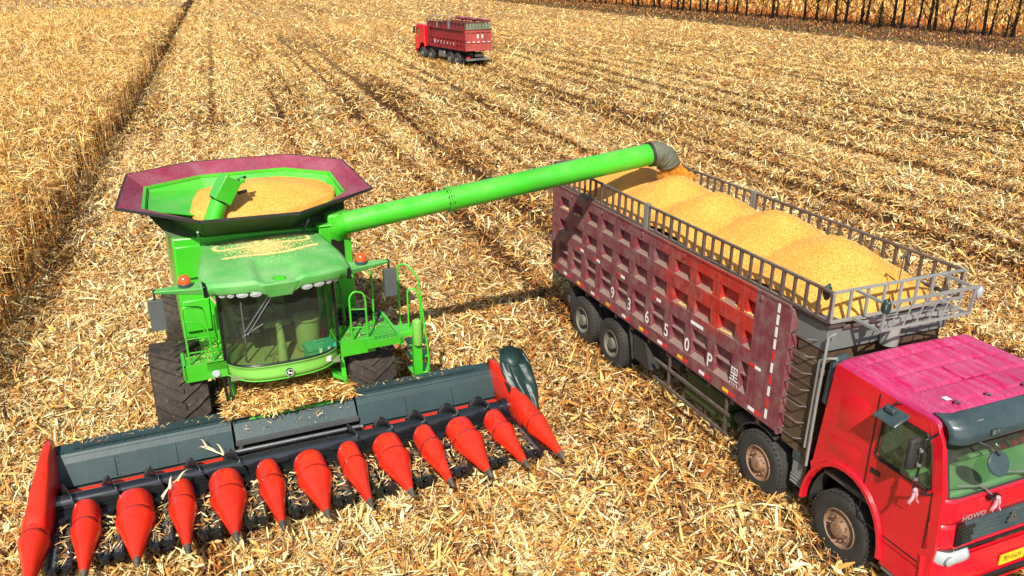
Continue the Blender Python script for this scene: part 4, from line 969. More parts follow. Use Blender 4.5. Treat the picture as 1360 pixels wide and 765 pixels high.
# maize stalks caught on the head
def stalk(loc, rz, ln, label):
    mb = MB(); mb.tube([(0, 0, 0), (ln*.4, .03, .05), (ln, -.02, .02)], [.012, .011, .007], 6)
    for k in range(3):
        b_ = k*ln*.33; mb.grid(1, 8, lambda u, v: (b_+v*.26, (u-.5)*.05*(1-v)+.10*v*(1 if k % 2 else -1), .03+.09*math.sin(v*2.6)))
    o = mb.build('dry_stalk', 'stalk', None, solid=.002, smooth=60); o.matrix_world = HH @ Matrix.Translation(loc) @ Matrix.Rotation(rz, 4, 'Z'); tag(o, label, 'stalk')
M['stalk'] = plain('dry_stalk', (.74, .60, .36), .7)
stalk((-2.2, 1.1, .70), 1.0, .62, 'pale dry maize stalk lying over the fourth red snout from the left'); stalk((-1.25, 1.95, .70), 2.3, .5, 'short pale maize stalk caught on the auger left of the head centre')
# toolbox on the cab floor
mb = MB(); mb.box(-.24, .24, -.13, .13, 0, .20); mb.box(-.26, .26, -.15, .15, .20, .27); mb.tube([(-.09, 0, .27), (-.09, 0, .31), (.09, 0, .31), (.09, 0, .27)], .012, 8); mb.box(-.13, .13, -.05, .05, .27, .285)
tb = empty('toolbox', (0, 0, 0)); bx = mb.build('case', 'teal_box', tb, bevel=.012)
mb = MB(); mb.box(-.05, .0, -.165, -.15, .15, .22); mb.box(.10, .15, -.165, -.15, .15, .22); mb.build('latch', 'white', tb)
tb.matrix_world = HW @ Matrix.Translation((.60, 2.52, 1.665)) @ Matrix.Rotation(.12, 4, 'Z'); tag(tb, 'teal plastic toolbox lying behind the combine windscreen', 'toolbox')
mb = MB(); mb.box(-.11, .11, -.05, .05, 0, .055); mb.box(-.02, .12, -.04, .04, .056, .09); o = mb.build('packet', 'white', None, bevel=.01); o.matrix_world = HW @ Matrix.Translation((.63, 2.30, 1.665)) @ Matrix.Rotation(.1, 4, 'Z'); tag(o, 'small white packet in front of the teal toolbox in the cab', 'packet')

# chaff lying on the feeder and the middle of the head
def chaff():
    N = 5200; u = rng.random(N); v = rng.random(N)
    x = (u*2-1)*(1.12-.1*v); y = 2.02+v*1.35+.15*np.abs(x)
    top = 1.06+.36*v-.08*(x/1.1)**2+.12*np.sin(x*5)*.3
    z = top+rng.random(N)*.06-.02
    ln = rng.uniform(.08, .34, N); wd = rng.uniform(.012, .04, N)
    o = strips_mesh('chaff', np.stack([x, y, z], 1), rng.uniform(0, 6.28, N), rng.normal(.1, .28, N), rng.normal(.1, .3, N), ln, wd, pick_cols(N, np.full(N, .74))*np.array([1, .92, .72]), M['litter'], roll=rng.normal(0, .5, N))
    at_world(o, HW); tag(o, 'straw coloured chaff piled between the cab and the middle of the cornhead', 'chaff', kind='stuff')
    mb = MB()
    def top_(u_, v_):
        xx = (u_*2-1)*1.1; yy = 2.05+v_*1.3; return (xx, yy+.15*abs(xx), 1.03+.36*v_-.08*(xx/1.1)**2)
    mb.grid(14, 10, top_); mb.box(-1.0, 1.0, 2.35, 3.3, .95, 1.0)
    o = at_world(mb.build('packed_chaff', 'chaffbase', None, smooth=60, solid=.04), HW); tag(o, 'packed chaff under the loose straw on the feeder', 'chaff', kind='stuff')
M['chaffbase'] = plain('chaff_base', (.32, .19, .07), .9)
chaff()
def scraps():
    A = []
    def put(n_, x0, x1, y0, y1, z0, z1, Mx, s=1):
        P = np.stack([rng.uniform(x0, x1, n_), rng.uniform(y0, y1, n_), rng.uniform(z0, z1, n_)], 1)
        Rm = np.array(Mx.to_3x3()); P = P@Rm.T+np.array(Mx.translation)
        A.append([P, rng.uniform(0, 6.28, n_), rng.normal(0, .3, n_), rng.normal(.1, .3, n_), rng.uniform(.04, .22, n_)*s, rng.uniform(.006, .028, n_)*s, pick_cols(n_, np.full(n_, .72)), rng.normal(0, .5, n_)])
    put(2300, -3.6, 3.6, .55, 1.55, .36, .43, HH, .9); put(900, -3.6, 3.6, 1.50, 2.2, .25, .32, HH); put(160, -3.3, 3.3, 2.64, 2.80, 1.012, 1.02, HH, .6)
    put(150, -.9, .9, 2.36, 2.7, .70, .95, HH, .6); put(120, -1.55, -.97, 2.65, 3.6, 1.88, 1.895, HW, .6); put(120, .98, 1.94, 2.45, 3.5, 1.89, 1.905, HW, .5)
    put(60, -1.3, 1.3, 4.2, 4.6, 3.62, 3.66, HW, .6)
    A = [np.concatenate([q[i] for q in A]) for i in range(8)]
    o = strips_mesh('chaff_scraps', *A[:7], M['litter'], roll=A[7]); tag(o, 'bits of straw caught on the cornhead decks and the platforms of the combine', 'chaff', kind='stuff')
scraps()
# spilled kernels on the cab roof
def spilled():
    pts_ = []
    def along(P, n, w_):
        P = [np.array(p) for p in P]; L_ = [np.linalg.norm(P[i+1]-P[i]) for i in range(len(P)-1)]; tot = sum(L_)
        for _ in range(n):
            d = rng.random()*tot; i = 0
            while d > L_[i]: d -= L_[i]; i += 1
            q = P[i]+(P[i+1]-P[i])*d/L_[i]+rng.normal(0, w_, 2); pts_.append(q)
    def oval(cx, cy, a, b, open_=None):
        return [(cx+a*math.copysign(abs(math.cos(t))**.5, math.cos(t)), cy+b*math.copysign(abs(math.sin(t))**.5, math.sin(t))) for t in np.linspace(0, 6.283, 40)]
    along(oval(-.46, 3.62, .36, .16), 950, .014); along(oval(.42, 3.66, .36, .16), 950, .014)
    along([(-.75, 3.02), (-.4, 3.0), (0, 2.92), (.3, 2.95), (.6, 3.1), (.85, 3.2)], 1100, .018)
    for _ in range(1500): pts_.append(np.array([rng.normal(.0, .22), rng.normal(3.32, .22)]))
    for _ in range(500): pts_.append(np.array([rng.uniform(-.7, .8), rng.uniform(2.95, 3.85)]))
    mb = MB()
    for q in pts_:
        x, y = q
        if not (-.95 < x < .95 and 2.1 < y < 4.0): continue
        z = roof_z(x, y)+.006; r = rng.uniform(.006, .011); a = rng.random()*3
        c, s2 = math.cos(a)*r, math.sin(a)*r
        mb.add([(x-c, y-s2, z), (x+s2, y-c, z), (x+c, y+s2, z), (x-s2, y+c, z), (x, y, z+.010)], [(0, 1, 4), (1, 2, 4), (2, 3, 4), (3, 0, 4)])
    o = at_world(mb.build('spilled_kernels', 'kern', None, fix=False, smooth=0), HW); tag(o, 'corn kernels spilled over the cab roof of the combine', 'corn kernels', kind='stuff')
M['kern'] = plain('loose_kernels', (.72, .46, .16), .6)
spilled()
# ------------------------------------------------------------------ tipper trucks.  local: x from the near side, y backwards from the front axle, z up
M['tape_w'] = M['white']
def truck_wheel(parent, x0, sgn, cy, rim='rust', dual=False, front=False, lod=False):
    """outer face at x0, tyre reaches inwards (sgn = +1 inwards is +x)"""
    R0 = .54; Wd = .30; n = 24 if lod else 48
    mb = MB(); prof = [(.29, 0), (.33, -.006), (.42, -.02), (.49, -.012), (.52, .01), (.535, .03), (.54, .09), (.54, Wd-.09), (.535, Wd-.03), (.49, Wd+.01), (.42, Wd+.02), (.30, Wd)]
    ax = (sgn, 0, 0); mb.lathe(prof, (x0, cy, R0-.01), ax, n)
    if dual: mb.lathe(prof, (x0+sgn*.34, cy, R0-.01), ax, n)
    if not lod:
        for k in range(40):
            a = 2*math.pi*k/40
            for (u0, u1, da) in ((.0, .09, 0), (.21, .30, .08)):
                ps = []
                for rr_ in (.52, .552):
                    for (uu, aa) in ((u0, a-.045+da), (u1, a-.045+da), (u1, a+.045+da), (u0, a+.045+da)):
                        ps.append((x0+sgn*uu, cy+math.cos(aa)*rr_, R0-.01+math.sin(aa)*rr_))
                mb.hexa(ps)
            ps = []
            for rr_ in (.52, .548):
                for (uu, aa) in ((.12, a-.05), (.18, a-.03), (.18, a+.05), (.12, a+.03)): ps.append((x0+sgn*uu, cy+math.cos(aa)*rr_, R0-.01+math.sin(aa)*rr_))
            mb.hexa(ps)
    t = mb.build('wheel', 'tyre', parent, smooth=35)
    mb = MB()
    if front:   # convex steer rim
        pr = [(.30, .0), (.285, -.012), (.275, .01), (.265, .06), (.22, .045), (.15, .02), (.135, .0), (.12, -.01), (.115, -.05), (.06, -.06), (.001, -.06)]
    else:
        pr = [(.30, .0), (.285, -.012), (.275, .01), (.26, .12), (.20, .15), (.15, .15), (.135, .08), (.13, .0), (.11, -.02), (.001, -.02)]
    mb.lathe(pr, (x0, cy, R0-.01), ax, 20 if lod else 36)
    r = mb.build('rim', rim, t, smooth=40)
    if not lod:
        mb = MB(); dd = .018 if front else .145
        for k in range(10):
            a = 2*math.pi*k/10; c = Vector((x0+sgn*dd, cy+math.cos(a)*.18, R0-.01+math.sin(a)*.18)); mb.tube([c, c-Vector((sgn*.035, 0, 0))], .014, 6)
        # (wheel nuts belong to the rim mesh)
        o2 = mb.build('wheel_nuts', 'darkmetal', None); r_me = r.data
        import bmesh
        bm = bmesh.new(); bm.from_mesh(r.data); bm.from_mesh(o2.data); bm.to_mesh(r.data); bm.free(); me_ = o2.data; bpy.data.objects.remove(o2); bpy.data.meshes.remove(me_)
    return t
W = 2.5
def truck_base(root, lod, bed_mat, cab_mat, roof_mat, rear2=8.05, rear1=6.70, y_bed0=1.47, y_bed1=9.62):
    for cy, fr in ((0, 1), (1.8, 1), (rear1, 0), (rear2, 0)):
        rim = ('rust' if fr else 'rimgrey') if not lod else 'rimgrey'
        truck_wheel(root, .05, 1, cy, rim, not fr, fr, lod); truck_wheel(root, W-.05, -1, cy, rim, not fr, fr, lod)
    mb = MB()
    for x in (.83, 1.60): mb.box(x, x+.08, -1.1, y_bed1-.3, .82, 1.10)
    for y in (0, 1.8, rear1, rear2): mb.box(.38, 2.12, y-.07, y+.07, .46, .60); mb.tube([(1.0, y, .53), (1.5, y, .53)], .18 if y > 3 else .08, 12)
    for y in (1.0, 2.7, 3.8, 5.2, 8.9): mb.box(.83, 1.68, y-.05, y+.05, .86, 1.06)
    mb.box(.8, 1.7, -.9, .6, .6, 1.1)
    for x in (.7, 1.72): mb.box(x, x+.08, rear1-.5, rear2+.5, .62, .74)
    mb.build('chassis', 'darkmetal', root, bevel=.01 if not lod else 0)
    mb = MB(); mb.box(.25, 2.25, y_bed1-.5, y_bed1-.4, .55, .68); mb.build('rear_underrun_bar', 'rail', root)

# ---- near truck
TR = empty('tipper_truck', (7.51, 7.527, 0), .0589)
tag(TR, 'red eight wheel tipper truck heaped with corn, beside the green combine', 'truck')
truck_base(TR, False, 'bed', 'tcab', 'troof')
YB0, YB1, ZB, ZT_ = 1.47, 9.62, 1.32, 3.38
bed = empty('cargo_bed', (0, 0, 0)); bed.parent = TR
def side_wall(x, sg, name, full=True):
    """sg = direction outwards. beams and ribs stand proud of the sheet"""
    mb = MB(); xs, xo = x-sg*.11, x      # recessed sheet, outer face
    def bx(y0, y1, z0, z1, a, c, m=0): mb.box(min(a, c), max(a, c), y0, y1, z0, z1, m)
    bx(YB0+.02, YB1, ZB+.01, ZT_-.01, xs-sg*.03, xs)
    for (z0, z1) in ((3.17, 3.38), (2.64, 2.90), (2.10, 2.36)):
        bx(YB0+.75, YB1-.03, z0, z1, xs-sg*.002, xo-sg*.004)
    # lower beam with a sloped top that catches dust
    bx(YB0, YB1-.02, ZB, 1.56, xs-sg*.002, xo-sg*.001)
    a, c = xs, xo-sg*.001
    mb.hexa([(a, YB0+.7, 1.558), (c, YB0+.7, 1.558), (c, YB1-.1, 1.558), (a, YB1-.1, 1.558), (a, YB0+.7, 1.62), (a+sg*.004, YB0+.7, 1.62), (a+sg*.004, YB1-.1, 1.62), (a, YB1-.1, 1.62)])
    for z in (2.90, 2.36): mb.hexa([(a, YB0+.76, z-.002), (c-sg*.002, YB0+.76, z-.002), (c-sg*.002, YB1-.1, z-.002), (a, YB1-.1, z-.002), (a, YB0+.76, z+.035), (a+sg*.004, YB0+.76, z+.035), (a+sg*.004, YB1-.1, z+.035), (a, YB1-.1, z+.035)])
    bx(YB0+.75, YB1-.1, 1.845, 1.875, xs-sg*.002, xo-sg*.03)
    bx(YB0, YB0+.77, ZB+.002, ZT_, xs-sg*.001, xo)        # plain front panel
    k = 0; y = 2.56
    while y < YB1-.15:
        for (z0, z1) in ((1.56, 2.10), (2.36, 2.64), (2.90, 3.17)): bx(y-.11, y+.11, z0-.003, z1+.003, xs-.0015*sg, xo-sg*.008)
        y += .68
    bx(YB1-.12, YB1, ZB, ZT_, xs-sg*.001, xo+sg*.004); bx(YB0-.05, YB0, ZB-.03, ZT_, xs-sg*.05, xo+sg*.002)
    bx(YB0, YB1, ZT_-.002, ZT_+.045, xs-sg*.04, xo+sg*.012)
    for y in (2.1, 4.2, 5.6, 7.2, 8.6): bx(y-.02, y+.02, ZT_-.10, ZT_-.03, xo, xo+sg*.03)
    return mb.build(name, 'bed', bed, bevel=.006)
sw = side_wall(0, -1, 'side_wall'); side_wall(W, 1, 'side_wall')
mb = MB(); mb.box(.1, W-.1, YB0-.62, YB1-.02, ZB-.02, ZB+.04); mb.box(.30, W-.30, YB0-.2, YB1-.3, ZB-.22, ZB-.02)
for k in range(12): mb.box(.05, W-.05, 1.9+k*.66, 1.98+k*.66, ZB-.12, ZB-.015)
mb.build('bed_floor', 'brown', bed)
mb = MB(); mb.box(.02, W-.02, YB1+.002, YB1+.05, ZB-.02, ZT_)
for z in (ZB+.05, 1.9, 2.5, 3.2): mb.box(.04, W-.04, YB1+.05, YB1+.12, z, z+.12)
for x in (.06, .55, 1.05, 1.5, 2.0, 2.36): mb.box(x, x+.1, YB1+.05, YB1+.118, ZB, ZT_-.01)
mb.build('tailgate', 'bed', bed, bevel=.006)
mb = MB()
for z in (1.6, 2.1, 2.7, 3.2): mb.bar((-.02, YB1+.02, z), (-.10, YB1+.06, z+.02), .05, .05); mb.bar((-.09, YB1+.06, z), (-.06, YB1+.12, z-.08), .02, .02)
split_build(mb, 'tailgate_latch', 'darkmetal', bed)
# reflective strips, each run one mesh of flat tape
mb = MB()
def tape(y0, y1, z0, z1, m): mb.box(-.0045, .002, y0, y1, z0, z1, m)
zz = 1.42; m_ = 0
for k in range(10): tape(YB0+.22, YB0+.27, 1.42+k*.20, 1.42+k*.20+.16, 1 if k in (1, 3, 5) else 0)
y = YB0+.35; k = 0
while y < YB1-.3: tape(y, y+.16, 1.375, 1.435, 1); tape(y+.165, y+.32, 1.375, 1.435, 2 if k % 2 else 0); y += .68; k += 1
tape(1.95, 2.08, 2.12, 2.17, 0); tape(2.085, 2.24, 2.12, 2.17, 1)
for y in (3.5, 4.85, 6.2, 7.25, 8.0): tape(y, y+.14, 2.18, 2.24, 0); tape(y+.145, y+.26, 2.18, 2.24, 1) if y > 4 else tape(y+.14, y+.36, 2.18, 2.24, 0)
split_build(mb, 'reflective_tape', ['white', 'tapered', 'yellow'], bed, smooth=0)
# the number in large white characters, read from front to back
for ch, yb in zip("黑P05639", [2.56+.68*k for k in range(7)]):
    mb = MB()
    if ord(ch) > 255: add_text(mb, ch, .30, lambda a, c: (-.004, yb-a*.85, 1.72+c*1.25), 0)
    else: add_text(mb, ch, .36, lambda a, c: (-.0035, yb-a*.85, 1.72+c), 0, bold=.016)
    mb.build('painted_character', 'white', bed, fix=False, smooth=0)
# front bulkhead box with ladder and pipes
mb = MB(); mb.box(.10, W-.10, YB0-.60, YB0-.04, ZB-.15, 2.75); mb.box(.10, W-.10, YB0-.66, YB0-.04, 2.95, 3.33, 1); mb.box(.12, W-.12, YB0-.6, YB0-.1, 2.75, 2.96)
for z in (1.6, 1.95, 2.3, 2.65): mb.box(.085, .12, YB0-.60, YB0-.06, z, z+.05)
for z in (1.45, 2.1, 2.55): mb.box(.10, W-.10, YB0-.64, YB0-.60, z, z+.08)
mb.box(.06, .34, YB0-.72, YB0-.05, 3.335, 3.40, 2); mb.box(.34, 1.2, YB0-.70, YB0-.62, 3.27, 3.33, 2)
mb.build('bulkhead', ['brown', 'grey', 'rail'], bed, bevel=.012)
mb = MB(); mb.tube([(1.16, .70, 2.95), (1.16, .70, 3.36)], .13, 22); mb.lathe([(.14, 0), (.14, .03), (.001, .03)], (1.16, .70, 3.36), (0, 0, 1), 22); mb.build('filter_canister', 'pale', TR, smooth=40)
mb = MB()
for z in [1.45+.27*k for k in range(7)]: mb.tube([(.09, YB0-.08, z), (-.02, YB0-.12, z), (-.02, YB0-.42, z), (.09, YB0-.5, z)], .011, 6)
split_build(mb, 'ladder_rung', 'rail', bed)
mb = MB(); mb.tube([(.10, .66, 3.30), (.02, .70, 3.25), (.0, .72, 2.3), (.0, .74, 1.15)], .022, 8); mb.tube([(.12, .58, 2.95), (.03, .66, 2.93), (.02, .80, 2.85), (.02, .84, 1.4)], .02, 8); split_build(mb, 'breather_pipe', 'pale', TR, smooth=60)
mb = MB(); mb.box(.08, .45, .80, .86, .6, 1.2); mb.tube([(.3, .55, 1.6), (.22, .45, 1.4), (.3, .3, 1.5)], .03, 8); mb.tube([(.2, .75, 1.5), (.1, .62, 1.25), (.25, .5, 1.2)], .018, 8); mb.tube([(.28, .70, 1.55), (.12, .70, 1.35), (.2, .75, 1.2)], .014, 8); mb.build('air_hose', 'black', TR)

# railing round the bed
def railing(pa, pb, n, zb_, zt_, name='railing'):
    mb = MB(); pa = Vector(pa); pb = Vector(pb)
    A0, A1 = pa+Vector((0, 0, zt_)), pb+Vector((0, 0, zt_)); B0, B1 = pa+Vector((0, 0, zb_)), pb+Vector((0, 0, zb_))
    mb.bar(A0, A1, .05, .04); mb.bar(B0, B1, .05, .05)
    for i in range(n+1): q = pa.lerp(pb, i/n); mb.bar(q+Vector((0, 0, zb_+.02)), q+Vector((0, 0, zt_-.018)), .035 if i % 4 else .05, .05, up=(0, 1, 0) if abs((pb-pa).y) > 1 else (1, 0, 0))
    mb.build(name, 'rail', bed, bevel=.004)
railing((.03, .75, 0), (.03, 5.48, 0), 19, 3.45, 3.88); railing((.03, 5.62, 0), (.03, 9.58, 0), 16, 3.45, 3.88)
railing((W-.03, .75, 0), (W-.03, 5.48, 0), 19, 3.45, 3.88); railing((W-.03, 5.62, 0), (W-.03, 9.58, 0), 16, 3.45, 3.88); railing((.03, 9.6, 0), (W-.03, 9.6, 0), 9, 3.45, 3.88)
for x in (.03, W-.03):
    mb = MB(); mb.box(x-.04, x+.04, 5.49, 5.54, 3.40, 3.92); mb.box(x-.04, x+.04, 5.56, 5.61, 3.40, 3.92); mb.build('hinge_post', 'grey', bed)
mb = MB(); mb.bar((.03, .73, 3.89), (W-.03, .73, 3.89), .04, .035); mb.bar((.03, .73, 3.45), (W-.03, .73, 3.45), .04, .04)
for k in range(9): x = .03+k*(W-.06)/8; mb.bar((x, .73, 3.45), (x, .73, 3.88), .034, .04, up=(1, 0, 0))
mb.build('front_railing', 'pale', bed, bevel=.004)
mb = MB(); xa, xb = .42, 2.05
mb.bar((xa, .20, 3.87), (xb+.1, .20, 3.87), .036, .04); mb.bar((xa, .22, 3.47), (xb, .22, 3.47), .03, .03); mb.bar((xa, .40, 3.47), (xb, .40, 3.47), .03, .03); mb.bar((xa, .56, 3.46), (xb, .56, 3.46), .03, .03)
for x in (xa, xb): mb.bar((x, .73, 3.46), (x, .22, 3.46), .04, .04); mb.bar((x, .73, 3.87), (x, .20, 3.86), .035, .035); mb.bar((x, .22, 3.48), (x, .20, 3.86), .035, .035)
for k in range(1, 7): x = xa+k*(xb-xa)/7; mb.bar((x-.08, .22, 3.48), (x+.03, .20, 3.86), .015, .015)
mb.bar((xa, .70, 3.46), (xb, .24, 3.46), .02, .02); mb.bar((xb, .70, 3.46), (xa, .24, 3.455), .02, .02)
mb.build('front_rack', 'pale', bed)
def rag(loc, sc, name, mat, label):
    mb = MB()
    def fn(u, v):
        a = u*2*math.pi; b_ = v*math.pi; r = sc*(1+.35*noise.noise((math.cos(a)*2+loc[0], math.sin(a)*2, v*3))); return (r*math.sin(b_)*math.cos(a)*.8, r*math.sin(b_)*math.sin(a)*.6, r*1.3*math.cos(b_)-.2*sc)
    mb.grid(16, 10, fn); o = mb.build(name, mat, None, smooth=60); o.matrix_world = TM @ Matrix.Translation(loc); tag(o, label, 'rag'); return o
TM = Matrix.Translation((7.51, 7.527, 0)) @ Matrix.Rotation(.0589, 4, 'Z')
rag((.10, .93, 3.84), .085, 'tied_cloth', 'tarp', 'dark cloth tied to the near front corner of the bed railing')
rag((.45, .22, 3.83), .085, 'tied_cloth', 'tarp', 'dark cloth tied to the near end of the front rack above the cab')
rag((2.14, .20, 3.80), .075, 'tied_cloth', 'lamp', 'pale cloth tied to the far end of the front rack above the cab')
mb = MB(); mb.tube([(0, 0, -.35), (.02, 0, .0), (.03, 0, .22)], .008, 5); mb.tube([(-.02, 0, .19), (.05, 0, .24), (.10, 0, .14), (.16, .0, .06)], .022, 8); o = mb.build('rope_hook', 'darkmetal', None); o.matrix_world = TM @ Matrix.Translation((1.22, .78, 4.03)); tag(o, 'thin rod with a hooked top tied to the front railing above the corn', 'rod')

# corn in the bed
mb = MB()
peaks = [(2.10, 4.06), (3.55, 4.08), (5.05, 4.05), (6.55, 4.02), (8.3, 4.0)]
def gz(x, y):
    c = 1.30+.05*math.sin(y); zc = []
    for k, (py, pz) in enumerate(peaks):
        cx = 1.32+.08*math.sin(k*2.2); d = math.hypot((x-cx)*1.0, (y-py)*.78); zc.append(pz+.08-.62*(math.sqrt(d*d+.03)-.15))
    e = [math.exp(34*z) for z in [q-4 for q in zc]]; z = 4+math.log(sum(e))/34
    z = min(z, 3.43+max(0, (y-.8))*.9+ .0)
    return max(z, 3.22)+.018*noise.noise((x*2.2, y*2.2, 0))+.007*noise.noise((x*8, y*8, 1))
NXg, NYg = 60, 200
mb.grid(NXg, NYg, lambda u, v: (.115+u*(W-.23), YB0-.66+v*(YB1-YB0+.63), gz(.115+u*(W-.23), YB0-.66+v*(YB1-YB0+.63))))
mb.box(.13, W-.13, YB0+.02, YB1-.05, 1.4, 3.1)
mb.box(.13, W-.13, YB0-.60, YB0+.02, 3.30, 3.34)
o = mb.build('corn_grain', 'grain', None, smooth=80, fix=False); o.matrix_world = TM; tag(o, 'long mounds of golden corn kernels heaped in the bed of the near truck', 'corn grain', kind='stuff')
# falling stream
def loose_on(name, fnz, x0, x1, y0, y1, N, Mx, label, ok=None):
    x = rng.uniform(x0, x1, N); y = rng.uniform(y0, y1, N)
    k = np.array([ok(a, b) for a, b in zip(x, y)]) if ok else np.ones(N, bool); x, y = x[k], y[k]; N = len(x)
    z = np.array([fnz(a, b) for a, b in zip(x, y)])+.006
    u = rng.random((N, 1)); col = np.where(u < .35, np.array([.92, .56, .15]), np.where(u < .65, np.array([.84, .40, .06]), np.where(u < .88, np.array([.64, .25, .03]), np.array([.93, .74, .38]))))
    o = strips_mesh(name, np.stack([x, y, z], 1), rng.uniform(0, 6.28, N), rng.normal(0, .5, N), rng.normal(0, .3, N), rng.uniform(.014, .034, N), rng.uniform(.012, .024, N), np.clip(col*(1+rng.normal(0, .1, (N, 1))), .01, .95), M['litter'], roll=rng.normal(0, .6, N), seg=1)
    o.matrix_world = Mx; tag(o, label, 'corn kernels', kind='stuff')
loose_on('loose_kernels', gz, .13, W-.13, YB0-.5, YB1-.1, 60000, TM, 'loose yellow kernels strewn over the mounds in the near truck')
def stream():
    tgt = SPOUT; N = 13000; P = []
    t = rng.random(N); z0 = tgt.z+.02; ang = rng.random(N)*6.283; r = np.sqrt(rng.random(N))*(.20+.30*t**2)
    zz = z0+.03-t**1.1*(z0-3.88); x = tgt.x+.02+.18*t+np.cos(ang)*r; y = tgt.y+np.sin(ang)*r
    u = rng.random(N)
    col = np.where((u < .55)[:, None], np.array([.93, .34, .02]), np.where((u < .85)[:, None], np.array([.93, .52, .07]), np.array([.62, .15, .01])))
    o = strips_mesh('falling_corn', np.stack([x, y, zz], 1), rng.uniform(0, 6.28, N), rng.normal(-.9, .5, N), rng.normal(0, .3, N), rng.uniform(.015, .05, N), rng.uniform(.012, .026, N), np.clip(col*(1+rng.normal(0, .15, (N, 1))), .01, .95), M['litter'], roll=rng.normal(0, 1, N), seg=1)
    tag(o, 'stream of orange corn kernels falling from the spout into the truck', 'falling corn', kind='stuff')
stream()
# loose cobs and kernels caught on the bed ledges
mb = MB()
for (y, z, n) in ((2.45, 2.91, 30), (2.6, 2.91, 26), (3.3, 2.91, 20), (4.2, 2.37, 14), (2.9, 2.37, 16), (9.0, 2.91, 16), (8.4, 2.91, 10)):
    for _ in range(n):
        yy = y+rng.normal(0, .09); r = rng.uniform(.008, .016); x = .035+rng.uniform(-.02, .02)
        mb.box(x-r, x+r, yy-r, yy+r, z+.012, z+.012+r*1.6)
o = mb.build('kernels_on_ledges', 'kern', None, smooth=0); o.matrix_world = TM; tag(o, 'yellow kernels caught on the ledges of the truck bed side', 'corn kernels', kind='stuff')

# ---- cab
cab2 = empty('cab', (0, 0, 0)); cab2.parent = TR
ZC0, ZR = .94, 2.93
arcp = [(.70*math.cos(a)+.0, .62+.86*math.sin(a)) for a in [math.pi*k/14 for k in range(15)]]   # wheel arch, y, z  (front is -y)
outer = [(.66, 1.30), (.50, ZR), (-1.18, ZR-.04), (-1.30, 2.70), (-1.46, 1.98), (-1.50, 1.25), (-1.46, .86), (-.80, .86)]+[(-y, z) for y, z in arcp if z > .9]+[(.70, 1.25)]
win = [(-.40, 2.03), (-.42, 2.62), (-.50, 2.70), (-1.08, 2.70), (-1.16, 2.60), (-1.28, 2.05), (-1.22, 1.97), (-.48, 1.97)]
def sidep(x, sg):
    mb = MB(); mb.plate(outer, [win], lambda a, c, d: (x-sg*d, a, c), .05)
    return mb.build('cab_side', 'tcab', cab2, bevel=.006, smooth=30)
cs1 = sidep(.03, -1); cs2 = sidep(W-.03, 1)
def door_trim(x, sg):
    mb = MB()
    mb.bar((x+sg*.004, -.30, .95), (x+sg*.004, -.30, 2.86), .012, .012); mb.bar((x+sg*.004, -1.34, 1.2), (x+sg*.004, -1.31, 2.0), .012, .012); mb.bar((x+sg*.003, -.30, .95), (x+sg*.003, -1.30, .96), .012, .012)
    mb.build('door_gap', 'black', cab2)
    mb = MB(); P_ = win+[win[0]]; mb.tube([(x+sg*.008, a, c) for a, c in P_], .016, 6, caps=False); mb.build('window_seal', 'black', cab2)
    mb = MB(); mb.add([(x-sg*.02, a, c) for a, c in win], [tuple(range(len(win)))]); mb.build('side_window', 'glass_t', cab2, solid=.005, smooth=0)
    mb = MB(); mb.box(x-.014, x+.014, -.52, -.36, 1.72, 1.80); mb.build('door_handle', 'black', cab2, bevel=.01)
    # pressed panels
    mb = MB(); xo = x+sg*.008
    for (y0, y1, z0, z1) in ((-.18, .34, 2.02, 2.66), (-.18, .42, 1.60, 1.90)):
        mb.hexa([(x-sg*.004, y0, z0), (xo, y0+.03, z0+.03), (xo, y1-.03, z0+.03), (x-sg*.004, y1, z0), (x-sg*.004, y0, z1), (xo, y0+.03, z1-.03), (xo, y1-.03, z1-.03), (x-sg*.004, y1, z1)])
    mb.build('pressed_panel', 'tcab', cab2, bevel=.008)
    # arch lip
    mb = MB(); arc = [(.72*math.cos(math.pi*k/16), .60+.89*math.sin(math.pi*k/16)) for k in range(17)]; arc = [q for q in arc if q[1] > .55]
    vs = []; 
    for (a, c) in arc:
        k = 1.07; vs += [(x-sg*.05, a, c), (x+sg*.05, a, c), (x+sg*.05, a*k, .6+(c-.6)*k), (x-sg*.0, a*k*1.02, .6+(c-.6)*k*1.02)]
    fs = [(4*i+j, 4*i+(j+1) % 4, 4*i+4+(j+1) % 4, 4*i+4+j) for i in range(len(arc)-1) for j in range(4)]; fs += [(0, 1, 2, 3), tuple(4*(len(arc)-1)+j for j in range(4))]
    mb.add(vs, fs); mb.build('wheel_arch', 'tcab', cab2, smooth=40)
    mb = MB(); arc = [(.66*math.cos(math.pi*k/16), .58+.84*math.sin(math.pi*k/16)) for k in range(17)]; xi = x-sg*.52
    vs = []
    for (a, c) in arc: vs += [(x-sg*.04, a, c), (xi, a, c)]
    mb.add(vs, [(2*i, 2*i+1, 2*i+3, 2*i+2) for i in range(16)]); mb.add([(xi, a, c) for a, c in arc], [tuple(range(17))]); mb.build('mudguard', 'blackrub', cab2, solid=.01)
    mb = MB(); mb.box(min(x+sg*-.02, x-sg*.32), max(x+sg*-.02, x-sg*.32), -1.40, -.78, .44, .50); mb.box(min(x-sg*.02, x-sg*.30), max(x-sg*.02, x-sg*.30), -1.32, -.80, .70, .75); mb.build('cab_step', 'grey', cab2, bevel=.012)
    mb = MB(); mb.box(min(x-sg*.0, x-sg*.35), max(x-sg*.0, x-sg*.35), -1.44, -.74, .50, .92); mb.build('step_panel', 'tcab', cab2, bevel=.03)
door_trim(.03, -1); door_trim(W-.03, 1)
